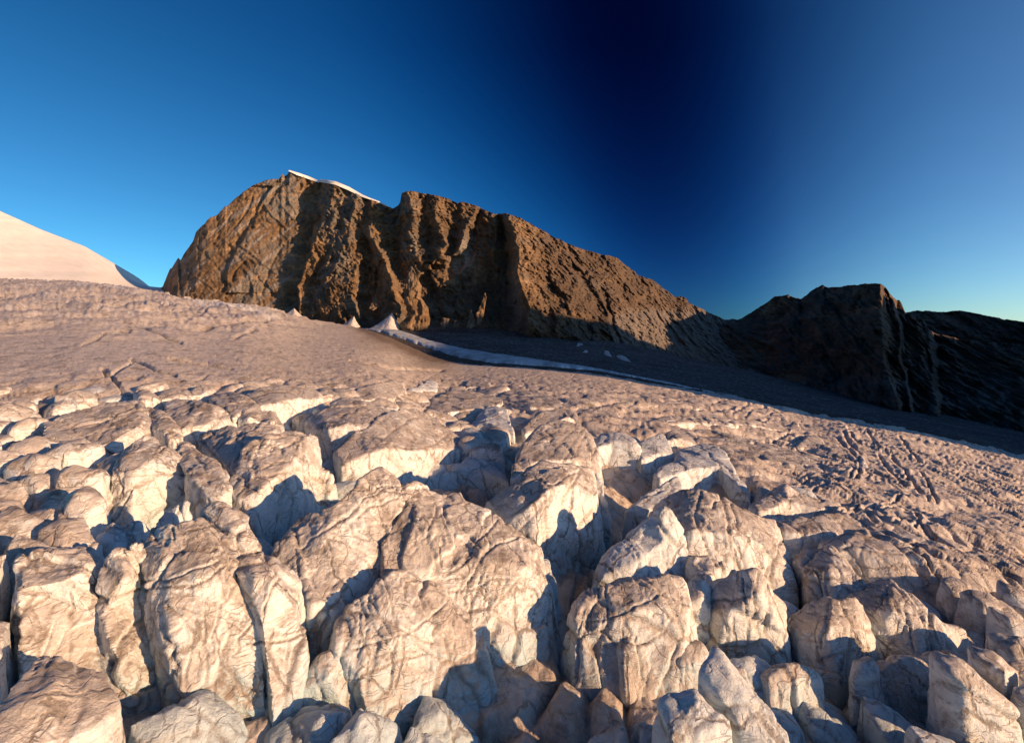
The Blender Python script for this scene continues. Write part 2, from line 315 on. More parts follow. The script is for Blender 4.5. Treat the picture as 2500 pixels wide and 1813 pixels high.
def seg_dist(px, py, line):
    d = np.full(px.shape, 1e9)
    for (x0, y0), (x1, y1) in zip(line[:-1], line[1:]):
        dx, dy = x1-x0, y1-y0; t = np.clip(((px-x0)*dx+(py-y0)*dy)/(dx*dx+dy*dy), 0, 1)
        d = np.minimum(d, np.hypot(px-x0-t*dx, (py-y0-t*dy)*1.6))
    return d
def A(x, y): return (200+.3086*x, 860+.3086*y)
C_ = (1400, 900, .3968); F_ = (1300, 1150, .4409); M_ = (200, 380, .3527)
def build_glacier():
    nx, ny = 860, 400
    px = np.linspace(-160, 2660, nx); t = np.linspace(0, 1, ny)
    e = smooth_pts(EDGE, px, 22)
    PX = np.tile(px, (ny, 1)); PY = e[None, :] + (1980-e)[None, :]*(t[:, None]**1.35)
    jag = fbm(np.stack([px*0.02, px*0, px*0], 1), 5, 3)*4.0
    PY = PY+jag[None, :]*np.exp(-t[:, None]*25)
    P = place(PX, PY).reshape(-1, 3); fx = PX.ravel(); fy = PY.ravel(); y = P[:, 1]
    br = broken(fx, fy)
    z = P[:, 2]-floor_drop(fx, fy)
    q = np.stack([P[:, 0], P[:, 1], P[:, 0]*0], 1)
    # hummocky far ice, smooth middle band, rough broken ground in front
    hum = sstep(900, 640, fx)*sstep(850, 760, fy)
    z += hum*(ridged(q*np.array([.02, .012, 1]), 5, 5, .62)*3.4+1.0) + 0.20*fbm(q*0.12, 5, 9) + hum*0*fx
    z += 6.0*sstep(760, 722, fy)*sstep(520, 250, fx)
    rough = sstep(895, 960, fy)*.75*(1-.6*sstep(1200, 1400, fx)*sstep(1250, 1100, fy))*(1-.8*sstep(1780, 1950, fx)*(1-br))+.12*sstep(800, 880, fy)
    z += .16*sstep(780, 860, fy)*ridged(q*np.array([.25, .10, 1]), 4, 23, .6)
    w = np.stack([fbm(q*.05, 2, 31), fbm(q*.05, 2, 32), q[:, 0]*0], 1)*3
    f1, f2, iv = worley((q+w*2)*np.array([.12, .07, 1])*0.9+5, 3)
    crk = np.exp(-((f2-f1)/.09)**2)
    z += rough*(ridged(q*np.array([.10, .055, 1]), 4, 21, .45)*0.50*(1+.8*br) + (iv-.5)*0.9) - rough*crk*1.1
    # right-hand bulge cut by short crevasses running away from the camera
    rt = sstep(1800, 1980, fx)*sstep(960, 1040, fy)*(1-br*.5)
    wq = q+6*np.stack([fbm(q*.04, 3, 41), fbm(q*.04, 3, 42), q[:, 0]*0], 1)
    k1 = np.abs(perlin(np.stack([wq[:, 0]*.26+wq[:, 1]*.035, wq[:, 1]*.018, q[:, 0]*0], 1), 44))
    k2 = np.abs(perlin(np.stack([wq[:, 0]*.05-wq[:, 1]*.03, wq[:, 1]*.10+wq[:, 0]*.05, q[:, 0]*0+3], 1), 47))
    cut = np.exp(-(k1/.09)**2)*sstep(-.35, .15, perlin(q*.03, 46))
    z += rt*(-cut*.95-.45*np.exp(-(k2/.06)**2)+fbm(q*np.array([.10, .05, 1]), 5, 45, .6)*.75+.12*ridged(q*.4, 2, 48))
    soil_shade = np.zeros(len(fx))
    lines = [[A(150, 140), A(190, 190), A(250, 215), A(290, 245)], [A(395, 60), A(480, 95), A(600, 150), A(740, 190)], [A(700, 50), A(860, 85), A(1000, 100), A(1180, 130)],
             [A(400, 70), A(300, 140), A(230, 190)], [(470, 812), (560, 800), (660, 790)], [(860, 880), (960, 900), (1080, 905)], [(300, 800), (360, 812), (440, 838)]]
    for ln in lines:
        d = seg_dist(fx+6*perlin(np.stack([fx*.03, fy*.03, fx*0], 1), 77), fy, ln)
        g = np.exp(-(d/3.2)**2); z -= g*2.0; soil_shade = np.maximum(soil_shade, g*.7)
    barw = 1.5*fbm(q*.03, 3, 71); bars = np.exp(-(perlin(np.stack([q[:, 0]*.012, q[:, 1]*.055+barw*.25+q[:, 0]*.008, q[:, 0]*0], 1), 72)/.05)**2)
    z -= bars*sstep(1150, 1350, fx)*sstep(2000, 1850, fx)*sstep(930, 960, fy)*sstep(1250, 1120, fy)*1.5
    GJ = {C_: [[(740,255),(850,262),(985,258)],[(985,285),(1040,250),(1070,225)],[(1060,300),(1110,250),(1180,240)],[(1170,330),(1230,270),(1300,260)],[(1180,460),(1260,420),(1330,395),(1430,400)],
        [(1250,470),(1340,440),(1440,410)],[(1380,490),(1470,440)],[(1620,430),(1680,490),(1720,560),(1780,600)],[(1660,400),(1700,460),(1760,540)],[(1700,400),(1760,470)],[(1750,560),(1770,620),(1740,700)],
        [(1690,690),(1740,640)],[(1880,530),(1920,620),(2000,700),(2040,740)],[(1960,560),(2040,650),(2100,740),(2180,830)],[(2120,640),(2200,760),(2240,840)],[(2000,420),(2060,500),(2150,600)],
        [(1800,380),(1850,450),(1880,500)],[(2100,900),(2140,950),(2100,990)],[(1900,880),(2000,860)],[(1640,880),(1740,860),(1850,850)],[(1450,760),(1560,720)],[(1950,980),(2060,960)],
        [(420,280),(600,300),(740,290)],[(0,265),(200,240),(380,225)],[(640,165),(800,178)],[(860,210),(960,200)],[(1400,700),(1500,660),(1640,700)],[(1100,690),(1250,740),(1400,730)]],
        F_: [[(2100,450),(2180,500),(2250,560)],[(1700,180),(1800,230),(1900,300)],[(1950,190),(2040,160)],[(1650,240),(1750,210),(1800,190)],[(2050,430),(2120,410),(2180,450)]],
        M_: [[(150,1480),(230,1570),(290,1620)],[(1050,1280),(1200,1230)],[(340,1040),(345,1080)],[(870,1140),(900,1160),(980,1210)],[(0,1080),(200,1060),(450,990)],[(0,1150),(150,1110),(300,1090)],  # includes shadows of the far hummocks, put in as grooves and dark tint
        [(0,1010),(120,1000),(300,970)],[(480,1040),(560,1080),(620,1070)],[(700,1180),(820,1150),(880,1100)],[(0,1320),(160,1260),(330,1240)]]}
    fxw = fx+5*fbm(np.stack([fx*.03, fy*.03, fx*0+2], 1), 3, 78); fyw = fy+4*fbm(np.stack([fx*.03, fy*.03, fx*0+8], 1), 3, 79)
    for (ox, oy, sc_), lls in GJ.items():
        for ll in lls:
            ln = [(ox+sc_*a, oy+sc_*b) for a, b in ll]
            near = (fxw > min(p[0] for p in ln)-25) & (fxw < max(p[0] for p in ln)+25) & (fyw > min(p[1] for p in ln)-25) & (fyw < max(p[1] for p in ln)+25)
            d = np.full(len(fx), 1e3); d[near] = seg_dist(fxw[near], fyw[near], ln)
            am = .7+.5*perlin(q*.05, 83)
            z -= 1.3*np.exp(-(d/2.6)**2)*am-.3*np.exp(-((d-9)/5)**2)*am*(d < 30); soil_shade = np.maximum(soil_shade, .35*np.exp(-(d/3)**2))
    # brown debris on the far margin
    ed = fy-smooth_pts(EDGE, fx, 22)
    nn = fbm(np.stack([fx*.012, fy*.05, fx*0], 1), 4, 61)
    deb = sstep(820, 930, fx)*sstep(1150, 1050, fx)*np.exp(-np.maximum(ed-2, 0)/22)
    soil_shade = np.maximum(soil_shade, np.clip(deb*1.5+nn*.5*sstep(760, 900, fx)*sstep(1200, 1080, fx)*np.exp(-np.maximum(ed, 0)/45), 0, .93))
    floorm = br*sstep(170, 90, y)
    soil_shade = np.maximum(soil_shade, floorm*np.clip(.0+fbm(q*.15, 4, 63)*.9, 0, .7))
    z += 1.5*sstep(1200, 1400, fx)*sstep(940, 1000, fy)*(1-br)*(1-.5*rt)*ridged(np.stack([q[:, 0]*.018+q[:, 1]*.006, q[:, 1]*.045-q[:, 0]*.008, q[:, 0]*0], 1), 3, 81, .5)
    z -= 1.2*sstep(1180, 1330, fx)*sstep(2060, 1960, fx)*sstep(960, 1030, fy)*(1-br)
    fn_ = fbm(np.stack([fx*.03, fy*.10, fx*0], 1), 4, 66)
    fresh = np.exp(-(seg_dist(fx, fy, [(470, 742), (540, 752), (600, 763), (665, 784)])/11)**2)*np.clip(.9+fn_*1.4, 0, 1)+.6*np.exp(-(seg_dist(fx, fy, [(200, 712), (300, 722), (360, 728)])/9)**2)*np.clip(.6+fn_*2, 0, 1)+.45*hum*np.clip(fn_*1.6, 0, 1)
    deepm = floorm*np.clip(1-soil_shade*1.4, 0, 1)
    P[:, 2] = z
    o = mesh_obj("glacier", P, grid_faces(nx, ny)[:, ::-1].copy(), GLA, attrs={'crack': np.clip(rough*crk, 0, 1), 'soil_shade': soil_shade, 'deep': deepm, 'fresh': np.clip(fresh, 0, 1)})
    tag(o, "wide dusty glacier rising to the left towards the mountain", kind='structure')
    return o
build_glacier()

# ------------------------------------------------------------ far terrain
BASIN_FOOT = [(-300, 710), (300, 735), (420, 750), (600, 772), (700, 790), (800, 806), (900, 808), (1000, 800), (1100, 808), (1200, 812), (1300, 820), (1400, 830), (1500, 842), (1600, 862), (1700, 885), (1800, 905), (1900, 930), (2000, 955), (2150, 985), (2300, 1010), (2500, 1040), (2800, 1085)]
BASIN_D = [(-300, 950), (420, 930), (900, 840), (1200, 770), (1500, 740), (1700, 760), (2000, 760), (2300, 730), (2800, 680)]
def ribs(curves, X, Y):
    """relief in metres between hand-placed ribs and gullies; each is ([(row, column)...], offset), offset negative = juts towards the camera"""
    n = X.size; cx = np.zeros((len(curves), n)); dv = np.zeros((len(curves), n))
    for k, (pts, off) in enumerate(curves):
        ys = [p[0] for p in pts]; xs = [p[1] for p in pts]; cx[k] = np.interp(Y, ys, xs)
        dv[k] = off if np.isscalar(off) else np.interp(Y, ys, off)
    out = np.empty(n); o = np.argsort(cx, 0); cs = np.take_along_axis(cx, o, 0); ds = np.take_along_axis(dv, o, 0)
    out[:] = ds[0]; last = X >= cs[-1]; 
    for k in range(len(curves)-1):
        m = (X >= cs[k]) & (X < cs[k+1]); t = (X-cs[k])/np.maximum(cs[k+1]-cs[k], 1e-3)
        out = np.where(m, ds[k]+(ds[k+1]-ds[k])*t, out)
    return np.where(last, ds[-1], out)
def rock_relief(X, Y, D, seed, amp, shear=0.0):
    if callable(amp): amp = amp(X, Y)
    xw = (X-CX)/FPX*D; zw = (HROW-Y)/FPX*D
    a = np.stack([(xw+shear*zw)*.015, zw*.0105, xw*0+seed], 1)
    wv = fbm(a*1.5, 3, seed+5)
    a[:, 0] += wv*.55; a[:, 1] += fbm(a*1.3+9, 2, seed+6)*.5
    r = -amp*ridged(a, 3, seed, .5)
    b = np.stack([(xw-.5*zw)*.05, (zw+.25*xw)*.042, xw*0+seed], 1); b[:, 0] += fbm(b, 3, seed+8)*.6
    r += -amp*.30*ridged(b, 3, seed+3, .55)
    c = np.stack([xw*.10+zw*.03, zw*.10, xw*0+seed], 1)
    f1, f2, iv = worley(c+.3*np.stack([wv, wv, wv], 1), seed)
    r += amp*.60*(iv-.5)*sstep(0, .15, f2-f1)
    r += -amp*.10*ridged(np.stack([xw*.3, zw*.16, xw*0], 1), 2, seed+9)
    r += .24*(amp+1)*ridged(np.stack([(xw-.9*zw)*.03, (xw+zw)*.10, xw*0], 1), 4, seed+19, .6)
    g1, g2, gv = worley(np.stack([xw*.30, zw*.22, xw*0], 1)+.4*np.stack([wv, -wv, wv], 1), seed+4); r += .26*(amp+1)*(gv-.5)*sstep(0, .2, g2-g1)+.09*amp*sstep(.12, 0, g2-g1)
    return r
def mountain(name, x0, x1, nx, nt, crest, foot, Df, Dc, curves, mat, amp, seed, shear=0.0, pale=None, jag=2.5, power=1.0, back=14, ledges=(), grey=None):
    px = np.linspace(x0, x1, nx); t = np.linspace(0, 1, nt)
    cr_ = lerp_pts(crest, px) + jag*fbm(np.stack([px*.05, px*0, px*0], 1), 5, seed, .6)
    ft = smooth_pts(foot, px, 20)+6
    PX = np.tile(px, (nt, 1)); PY = ft[None]+(cr_-ft)[None]*t[:, None]
    Df_ = smooth_pts(Df, px, 30); Dc_ = smooth_pts(Dc, px, 30)
    D = Df_[None]+(Dc_-Df_)[None]*t[:, None]**power
    X, Y = PX.ravel(), PY.ravel(); D = D.ravel(); T = np.repeat(t, nx)
    rb = ribs(curves, X+10*fbm(np.stack([X*.02, Y*.02, X*0], 1), 3, seed+50), Y)
    D2 = D+rb*sstep(-.05, .15, T)+rock_relief(X, Y, D, seed, amp, shear)*(.35+.65*sstep(0, .12, T))
    if ledges:
        ld = np.full(len(X), 1e3)
        xx = X+3*fbm(np.stack([X*.04, Y*.04, X*0], 1), 3, seed+60); yy = Y+3*fbm(np.stack([X*.04, Y*.04, X*0+4], 1), 3, seed+61)
        for ln, wd, dp in ledges:
            dd = seg_dist(xx, yy, ln); D2 = D2+dp*np.exp(-(dd/wd)**2)
    P = at(X, Y, D2)
    # the far side falls away behind the crest
    top = P.reshape(nt, nx, 3)[-1]; rows = [P]
    for k in range(1, back+1):
        q = top.copy(); q[:, 1] += 12*k; q[:, 2] -= 7.0*k+2; q[:, 2] += 5*perlin(q*.03, seed+70); rows.append(q)
    V = np.concatenate(rows, 0)
    pl = np.zeros(len(V)) if pale is None else np.concatenate([pale(X, Y), np.zeros(back*nx)])
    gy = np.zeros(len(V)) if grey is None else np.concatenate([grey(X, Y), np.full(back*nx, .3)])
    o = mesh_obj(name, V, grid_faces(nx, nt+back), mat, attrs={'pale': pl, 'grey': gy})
    return o
def c1(pts): return [(200+.3527*a, 380+.3527*b) for a, b in pts]
def c2(pts): return [(800+.3527*a, 400+.3527*b) for a, b in pts]
def c3(pts): return [(1500+.3527*a, 560+.3527*b) for a, b in pts]
CREST1 = c1([(500, 940), (560, 905), (590, 830), (612, 778), (620, 782), (640, 745), (660, 715), (668, 703), (676, 722), (690, 715), (700, 690), (735, 640), (770, 590), (790, 530), (820, 490), (850, 470), (880, 435), (940, 405), (985, 355), (992, 345), (1005, 350), (1070, 290), (1140, 235), (1200, 197), (1290, 165), (1370, 160), (1378, 132), (1392, 128), (1400, 142), (1415, 140), (1435, 108), (1500, 134), (1640, 186), (1700, 190), (1750, 196), (1850, 236), (1940, 285), (2050, 320), (2150, 365), (2185, 350), (2205, 320), (2212, 258), (2240, 246)]) \
    + c2([(555, 186), (640, 198), (730, 215), (820, 236), (900, 270), (940, 262), (1030, 290), (1100, 325), (1160, 347), (1240, 342), (1340, 377), (1420, 422), (1560, 502), (1650, 545), (1740, 582), (1880, 622), (2000, 647), (2050, 690), (2150, 772), (2200, 790), (2250, 800)]) \
    + c3([(140, 290), (190, 325), (250, 340), (330, 400), (420, 465), (440, 463), (480, 466), (500, 480), (520, 512), (600, 545), (690, 592), (760, 620), (850, 624), (890, 608), (1000, 545), (1100, 520)])
CREST1 = [(300, 760), (350, 735)]+CREST1
FOOT1 = [(300, 760), (400, 760), (480, 768), (600, 780), (690, 796), (750, 806), (830, 812), (900, 812), (1000, 812), (1100, 820), (1200, 826), (1300, 836), (1400, 846), (1500, 862), (1600, 885), (1700, 905), (1800, 925), (1900, 950)]
CURV1 = [
    ([(400, 560), (620, 404), (760, 372)], 130), ([(400, 600), (520, 497), (620, 446), (700, 424), (745, 412)], -4),
    ([(400, 690), (500, 640), (650, 560), (760, 540)], 4), ([(400, 700), (470, 652), (560, 600), (650, 553), (760, 545)], 15),
    ([(400, 735), (600, 705), (770, 690)], 24), ([(420, 752), (500, 742), (600, 746), (700, 715), (780, 706)], 40),
    ([(440, 785), (520, 764), (600, 757), (640, 746), (700, 730), (780, 720)], 40),
    ([(440, 822), (528, 800), (577, 771), (627, 752), (697, 731), (790, 727)], -4),
    ([(440, 850), (520, 838), (600, 800), (680, 770), (790, 745)], 14), ([(450, 880), (520, 858), (580, 850), (650, 815), (730, 800), (790, 790)], -8),
    ([(450, 890), (540, 872), (620, 880), (700, 862), (790, 862)], [10, 10, 15, 2, -8]), ([(450, 893), (560, 878), (640, 890), (790, 882)], [14, 16, 48, 52]),
    ([(450, 900), (560, 890), (640, 905), (790, 905)], [14, 20, 50, 55]),
    ([(479, 905), (574, 908), (627, 936), (680, 956), (733, 969), (790, 972)], [0, -6, -14, -16, -10, 0]),
    ([(500, 940), (592, 944), (697, 974), (790, 992)], 32), ([(500, 962), (592, 962), (697, 985), (790, 1000)], 48),
    ([(467, 990), (506, 1008), (576, 1000), (690, 1040), (800, 1060)], [-20, -22, -5, 55, 62]), ([(467, 1020), (540, 1042), (600, 1045), (700, 1060), (800, 1075)], [5, 20, 35, 60, 62]),
    ([(480, 1060), (541, 1068), (597, 1093), (647, 1050), (800, 1100)], [-10, -10, -6, 20, 62]), ([(480, 1090), (560, 1108), (640, 1100), (800, 1110)], [10, 30, 52, 62]),
    ([(500, 1160), (548, 1143), (612, 1112), (643, 1086), (800, 1130)], [5, -4, 4, 40, 64]), ([(500, 1170), (560, 1160), (640, 1140), (800, 1150)], [20, 55, 72, 72]),
    ([(520, 1205), (580, 1212), (700, 1215), (800, 1220)], [0, 30, 74, 76]), ([(522, 1220), (580, 1235), (700, 1240), (800, 1245)], [20, 55, 72, 72]),
    ([(500, 1232), (576, 1257), (647, 1264), (700, 1274), (753, 1291), (800, 1296)], [-18, -38, -52, -62, -66, -60]),
    ([(500, 1300), (600, 1330), (700, 1345), (800, 1350)], [0, -8, -22, -30]), ([(500, 1330), (600, 1345), (650, 1343), (720, 1372), (800, 1402)], [2, -12, -22, -30, -28]),
    ([(500, 1400), (600, 1430), (700, 1450), (800, 1480)], 14), ([(500, 1600), (680, 1600), (860, 1620)], 60), ([(500, 1900), (860, 1900)], 80)]
FD1 = [(300, 1000), (420, 930), (690, 880), (900, 815), (1200, 760), (1400, 735), (1500, 735), (1700, 760), (1900, 770)]
CD1 = [(300, 1150), (500, 1060), (700, 1080), (900, 1000), (1000, 960), (1250, 930), (1450, 960), (1600, 1010), (1800, 1080), (1900, 1080)]
def pale1(X, Y):
    n = fbm(np.stack([X*.02, Y*.012, X*0], 1), 4, 90); st = np.clip(fbm(np.stack([(X-Y)*.006, (X*.7+Y)*.05, X*0], 1), 4, 92)*1.6-.15, 0, .6)*sstep(760, 700, X)
    a = np.exp(-(((X-1130-.0*(Y-640))/28)**2+((Y-630)/60)**2))*.9
    b = np.clip(sstep(1480, 1540, X)*sstep(740, 800, Y), 0, .35)
    return np.clip(a*(.6+n)+b+st, 0, 1)
LEDGES1 = [([(700, 430), (672, 468), (655, 497)], 5, 9), ([(645, 505), (615, 535), (612, 555)], 6, 10), ([(598, 641), (573, 662), (566, 688)], 4, 7),
    ([(570, 520), (540, 560), (520, 600)], 4, 3), ([(648, 505), (680, 540), (700, 560)], 4, -4), ([(673, 486), (695, 510), (718, 536)], 4, -4), ([(590, 600), (640, 640), (690, 680), (730, 720)], 5, -4),
    ([(560, 600), (600, 650), (650, 700), (690, 745)], 5, 3), ([(480, 600), (520, 640), (560, 700)], 5, 3), ([(450, 660), (500, 690), (560, 730)], 4, -3), ([(620, 470), (600, 520), (570, 560)], 4, 4), ([(690, 600), (660, 650), (640, 720)], 4, 4), ([(500, 560), (560, 590), (620, 640)], 5, -3)]
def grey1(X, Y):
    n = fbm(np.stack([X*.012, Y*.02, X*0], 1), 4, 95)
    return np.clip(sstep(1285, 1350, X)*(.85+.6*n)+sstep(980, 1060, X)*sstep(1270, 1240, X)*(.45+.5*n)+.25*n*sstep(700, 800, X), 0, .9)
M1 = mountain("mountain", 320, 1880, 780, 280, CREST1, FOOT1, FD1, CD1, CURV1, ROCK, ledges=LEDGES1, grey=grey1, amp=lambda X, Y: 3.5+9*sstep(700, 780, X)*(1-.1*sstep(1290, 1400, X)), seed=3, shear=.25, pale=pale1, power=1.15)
tag(M1, "high brown rock mountain with two summits and steep gullied face", kind='structure')
# the thin snow cap along the summit ridge
def cap(pts, th, name, parent):
    V = []; F = []; n = len(pts)
    for i, (x, y, w, D) in enumerate(pts):
        k = 3.2*w
        for (dx, dd, dz) in ((0, -6, -1.2), (0, -3, .6), (0, 3, .9), (0, 14, .4), (0, 24, -3)):
            p = at(x, y, D)[()] if False else np.array(at(x, y, D)); q = p+np.array([0, dd*w, dz*k]); V.append(q)
    for i in range(n-1):
        for j in range(4): F.append((i*5+j, (i+1)*5+j, (i+1)*5+j+1, i*5+j+1))
    o = mesh_obj(name, np.array(V), F, SNOW, parent=parent, attrs=None); return o
def crest_depth(o, x, nx, nt, x0, x1):
    i = int(round((x-x0)/(x1-x0)*(nx-1))); v = o.data.vertices[(nt-1)*nx+i].co; return v.y
capline = c1([(1435, 104), (1500, 128), (1570, 152), (1640, 180), (1655, 174), (1700, 180), (1760, 190), (1850, 228), (1940, 277), (1990, 296), (2060, 322), (2130, 356)])
wid = [.5, 1, 1, .8, 1.1, 1.2, 1.2, 1.2, .8, .5, .5, .3]
cap([(a, b, w, crest_depth(M1, a, 780, 280, 320, 1880)-2) for (a, b), w in zip(capline, wid)], 4, "snow_cap", M1)

CREST2 = [(1560, 905), (1650, 850), (1700, 820), (1760, 792)]+c3([(850, 640), (890, 608), (1000, 541), (1060, 500), (1110, 466), (1150, 458), (1200, 451), (1215, 462), (1290, 482), (1320, 460), (1350, 432), (1400, 402), (1438, 386), (1444, 380), (1450, 392), (1480, 402), (1550, 397), (1620, 387), (1700, 380), (1800, 373), (1845, 374), (1880, 402), (1905, 440), (1930, 470), (1955, 492), (1970, 488), (1985, 505), (2000, 540), (2015, 572), (2060, 590), (2110, 610), (2150, 640), (2180, 700), (2230, 720), (2400, 760), (2800, 800)])
FOOT2 = [(1560, 895), (1700, 912), (1800, 932), (1900, 960), (2000, 985), (2100, 1008), (2200, 1030), (2300, 1050), (2500, 1090), (2800, 1150)]
CURV2 = [([(600, 1500), (1000, 1500)], 120), ([(600, 1780), (780, 1870), (1000, 1880)], 100), ([(600, 1900), (800, 1905), (1000, 1900)], 60),
         ([(680, 2030), (800, 2020), (1000, 2060)], -30), ([(680, 2120), (770, 2128), (1000, 2150)], -150),
         ([(680, 2149), (772, 2152), (877, 2158), (966, 2188), (1040, 2200)], -172), ([(690, 2160), (800, 2166), (900, 2175), (1040, 2215)], -135),
         ([(700, 2165), (800, 2180), (900, 2190), (1040, 2225)], -135), ([(708, 2170), (790, 2196), (880, 2200), (1040, 2235)], -150), ([(720, 2185), (800, 2206), (900, 2212), (1040, 2245)], -110),
         ([(720, 2245), (789, 2256), (850, 2274), (1040, 2290)], -150), ([(720, 2255), (789, 2268), (850, 2290), (1040, 2300)], -90), ([(700, 2500), (1100, 2500)], -160), ([(700, 2800), (1100, 2800)], -60)]
FD2 = [(1500, 750), (1700, 755), (1900, 755), (2100, 740), (2300, 715), (2500, 690), (2800, 650)]
CD2 = [(1500, 800), (1760, 1000), (1900, 1000), (2050, 980), (2300, 960), (2500, 920), (2800, 880)]
def pale2(X, Y):
    n = fbm(np.stack([X*.03, Y*.02, X*0], 1), 4, 91)
    return np.clip((sstep(900, 960, Y+.12*(2000-X)*0)*sstep(1880, 1950, X)*.5+sstep(2180, 2240, X)*sstep(880, 940, Y)*.1)*(n*1.8+.35), 0, .4)
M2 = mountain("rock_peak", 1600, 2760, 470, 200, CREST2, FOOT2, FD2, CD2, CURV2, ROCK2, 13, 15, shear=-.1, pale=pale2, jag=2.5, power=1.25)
tag(M2, "dark shaded rock peak right of the saddle with a sunlit right corner", kind='structure')
# far dark ridge behind it, on the right edge
CREST3 = c3([(1900, 600), (2040, 570), (2100, 560), (2160, 562), (2240, 572), (2400, 560), (2700, 620), (3300, 700)])
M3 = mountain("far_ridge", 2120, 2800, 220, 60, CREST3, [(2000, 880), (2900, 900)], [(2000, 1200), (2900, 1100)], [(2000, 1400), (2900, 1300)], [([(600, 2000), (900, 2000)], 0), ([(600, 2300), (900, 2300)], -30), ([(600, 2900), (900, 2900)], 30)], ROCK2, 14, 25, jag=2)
tag(M3, "low dark ridge far behind the shaded rock peak", kind='structure')
# the broad basin of scree between the ice and the rock walls
def build_basin():
    nx, ny = 420, 130
    px = np.linspace(-200, 2780, nx); t = np.linspace(0, 1, ny)
    e = smooth_pts(EDGE, px, 22)+14; D0 = smooth_pts(DFAR, px, 60)*0.97
    f = smooth_pts(BASIN_FOOT, px, 20)-8; D1 = smooth_pts(BASIN_D, px, 30)*1.02
    PX = np.tile(px, (ny, 1)); s_ = t[:, None]
    PY = e[None]+(f-e)[None]*s_
    D = 1/(1/D0[None]*(1-s_)+1/D1[None]*s_)
    X, Y, D = PX.ravel(), PY.ravel(), D.ravel()
    P = at(X, Y, D)
    q = P*np.array([1, 1, 0])
    P[:, 2] += 1.2*fbm(q*.02, 4, 101)+.8*fbm(q*.1, 4, 102)+.3*perlin(q*.5, 103)
    o = mesh_obj("scree_basin", P, grid_faces(nx, ny), SCREE)
    tag(o, "shaded grey scree basin between the glacier and the rock walls", kind='structure'); return o
build_basin()
def basin_point(px, py, lift=0.0):
    px = np.asarray(px, float); py = np.asarray(py, float)
    e = smooth_pts(EDGE, px, 22)+14; D0 = smooth_pts(DFAR, px, 60)*0.97
    f = smooth_pts(BASIN_FOOT, px, 20)-8; D1 = smooth_pts(BASIN_D, px, 30)*1.02
    s_ = (py-e)/(f-e); D = 1/(1/D0*(1-s_)+1/D1*s_)
    P = at(px, py, D); P[..., 2] += lift; return P
def strip(name, up, lo, mat, nx, ny, thick, seed, bulge=0.0, jag=2.0):
    px = np.linspace(up[0][0], up[-1][0], nx); t = np.linspace(0, 1, ny)
    a = lerp_pts(up, px)+jag*.5*fbm(np.stack([px*.05, px*0, px*0], 1), 4, seed); b = lerp_pts(lo, px)+jag*fbm(np.stack([px*.05, px*0+5, px*0], 1), 4, seed)
    b = np.maximum(b, a+.3)
    PX = np.tile(px, (ny, 1)); PY = a[None]+(b-a)[None]*t[:, None]
    P = basin_point(PX.ravel(), PY.ravel())
    T = np.repeat(t, nx); prof = np.minimum(1, np.minimum(T, 1-T)*6)
    tw = np.tile(np.clip((b-a)/14.0, .05, 1), ny)
    P[:, 2] += -1.2+(1.2+thick*tw)*prof**.5+bulge*tw*np.sin(np.pi*T)+.5*fbm(P*.08, 3, seed+1)*prof
    return mesh_obj(name, P, grid_faces(nx, ny)[:, ::-1].copy(), mat)
UP_I = [(885, 802), (900, 803), (975, 809), (1047, 834), (1135, 855), (1225, 869), (1312, 883), (1400, 894), (1470, 905), (1560, 922), (1680, 947), (1800, 970)]
LO_I = [(885, 803), (930, 812), (1047, 848), (1117, 870), (1205, 885), (1330, 892), (1420, 899.5), (1470, 907.5), (1560, 924.5), (1680, 949), (1800, 971)]
UP_I = [(x, y-2) for x, y in UP_I if x < 1820]; LO_I = [(x, y+(2.5 if 930 < x < 1450 else 0)) for x, y in LO_I if x < 1820]
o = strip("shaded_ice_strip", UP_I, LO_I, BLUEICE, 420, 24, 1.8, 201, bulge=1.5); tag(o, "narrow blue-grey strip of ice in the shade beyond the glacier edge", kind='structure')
UP_D = [(900, 804), (960, 815), (1047, 847), (1117, 869), (1205, 884), (1330, 891), (1420, 899), (1500, 910), (1600, 927), (1700, 946), (1850, 972), (2000, 1000), (2200, 1038), (2400, 1075)]
LO_D = [(x, float(smooth_pts(EDGE, x, 22))+9) for x, y in UP_D]
o = strip("debris_band", [(x, y+1) for x, y in UP_D], LO_D, DEBRIS, 420, 26, 0.4, 205, bulge=0.0, jag=1.2); tag(o, "dark brown debris band along the far edge of the glacier", kind='structure')
# snow slope on the far left
def snow_slope():
    cr_ = [(-300, 330), (-100, 470), (100, 560), (209, 602), (232, 617), (255, 634), (275, 653), (290, 664), (310, 678), (330, 687), (350, 694), (365, 699), (385, 701), (420, 703), (480, 705)]
    nx, nt = 260, 90; px = np.linspace(-300, 470, nx); t = np.linspace(0, 1, nt)
    c = smooth_pts(cr_, px, 5); f = smooth_pts([(-300, 720), (206, 725), (470, 750)], px, 10)
    PX = np.tile(px, (nt, 1)); T = t[:, None]; PY = f[None]+(c-f)[None]*T
    D = 900+(1250-900)*T**1.2+0*PX-.25*(470-PX)
    X, Y, D = PX.ravel(), PY.ravel(), D.ravel()
    xw = (X-CX)/FPX*D
    D = D+12*fbm(np.stack([xw*.004, Y*.012, X*0], 1), 4, 301)+1*fbm(np.stack([xw*.02, Y*.04, X*0], 1), 3, 302)
    P = at(X, Y, D); top = P.reshape(nt, nx, 3)[-1]; rows = [P]
    for k in range(1, 8):
        q = top.copy(); q[:, 1] += 20*k; q[:, 2] -= 6*k; rows.append(q)
    o = mesh_obj("snow_slope", np.concatenate(rows), grid_faces(nx, nt+7), SNOW)
    tag(o, "smooth sunlit snow slope at the far left behind the glacier", kind='structure')
snow_slope()
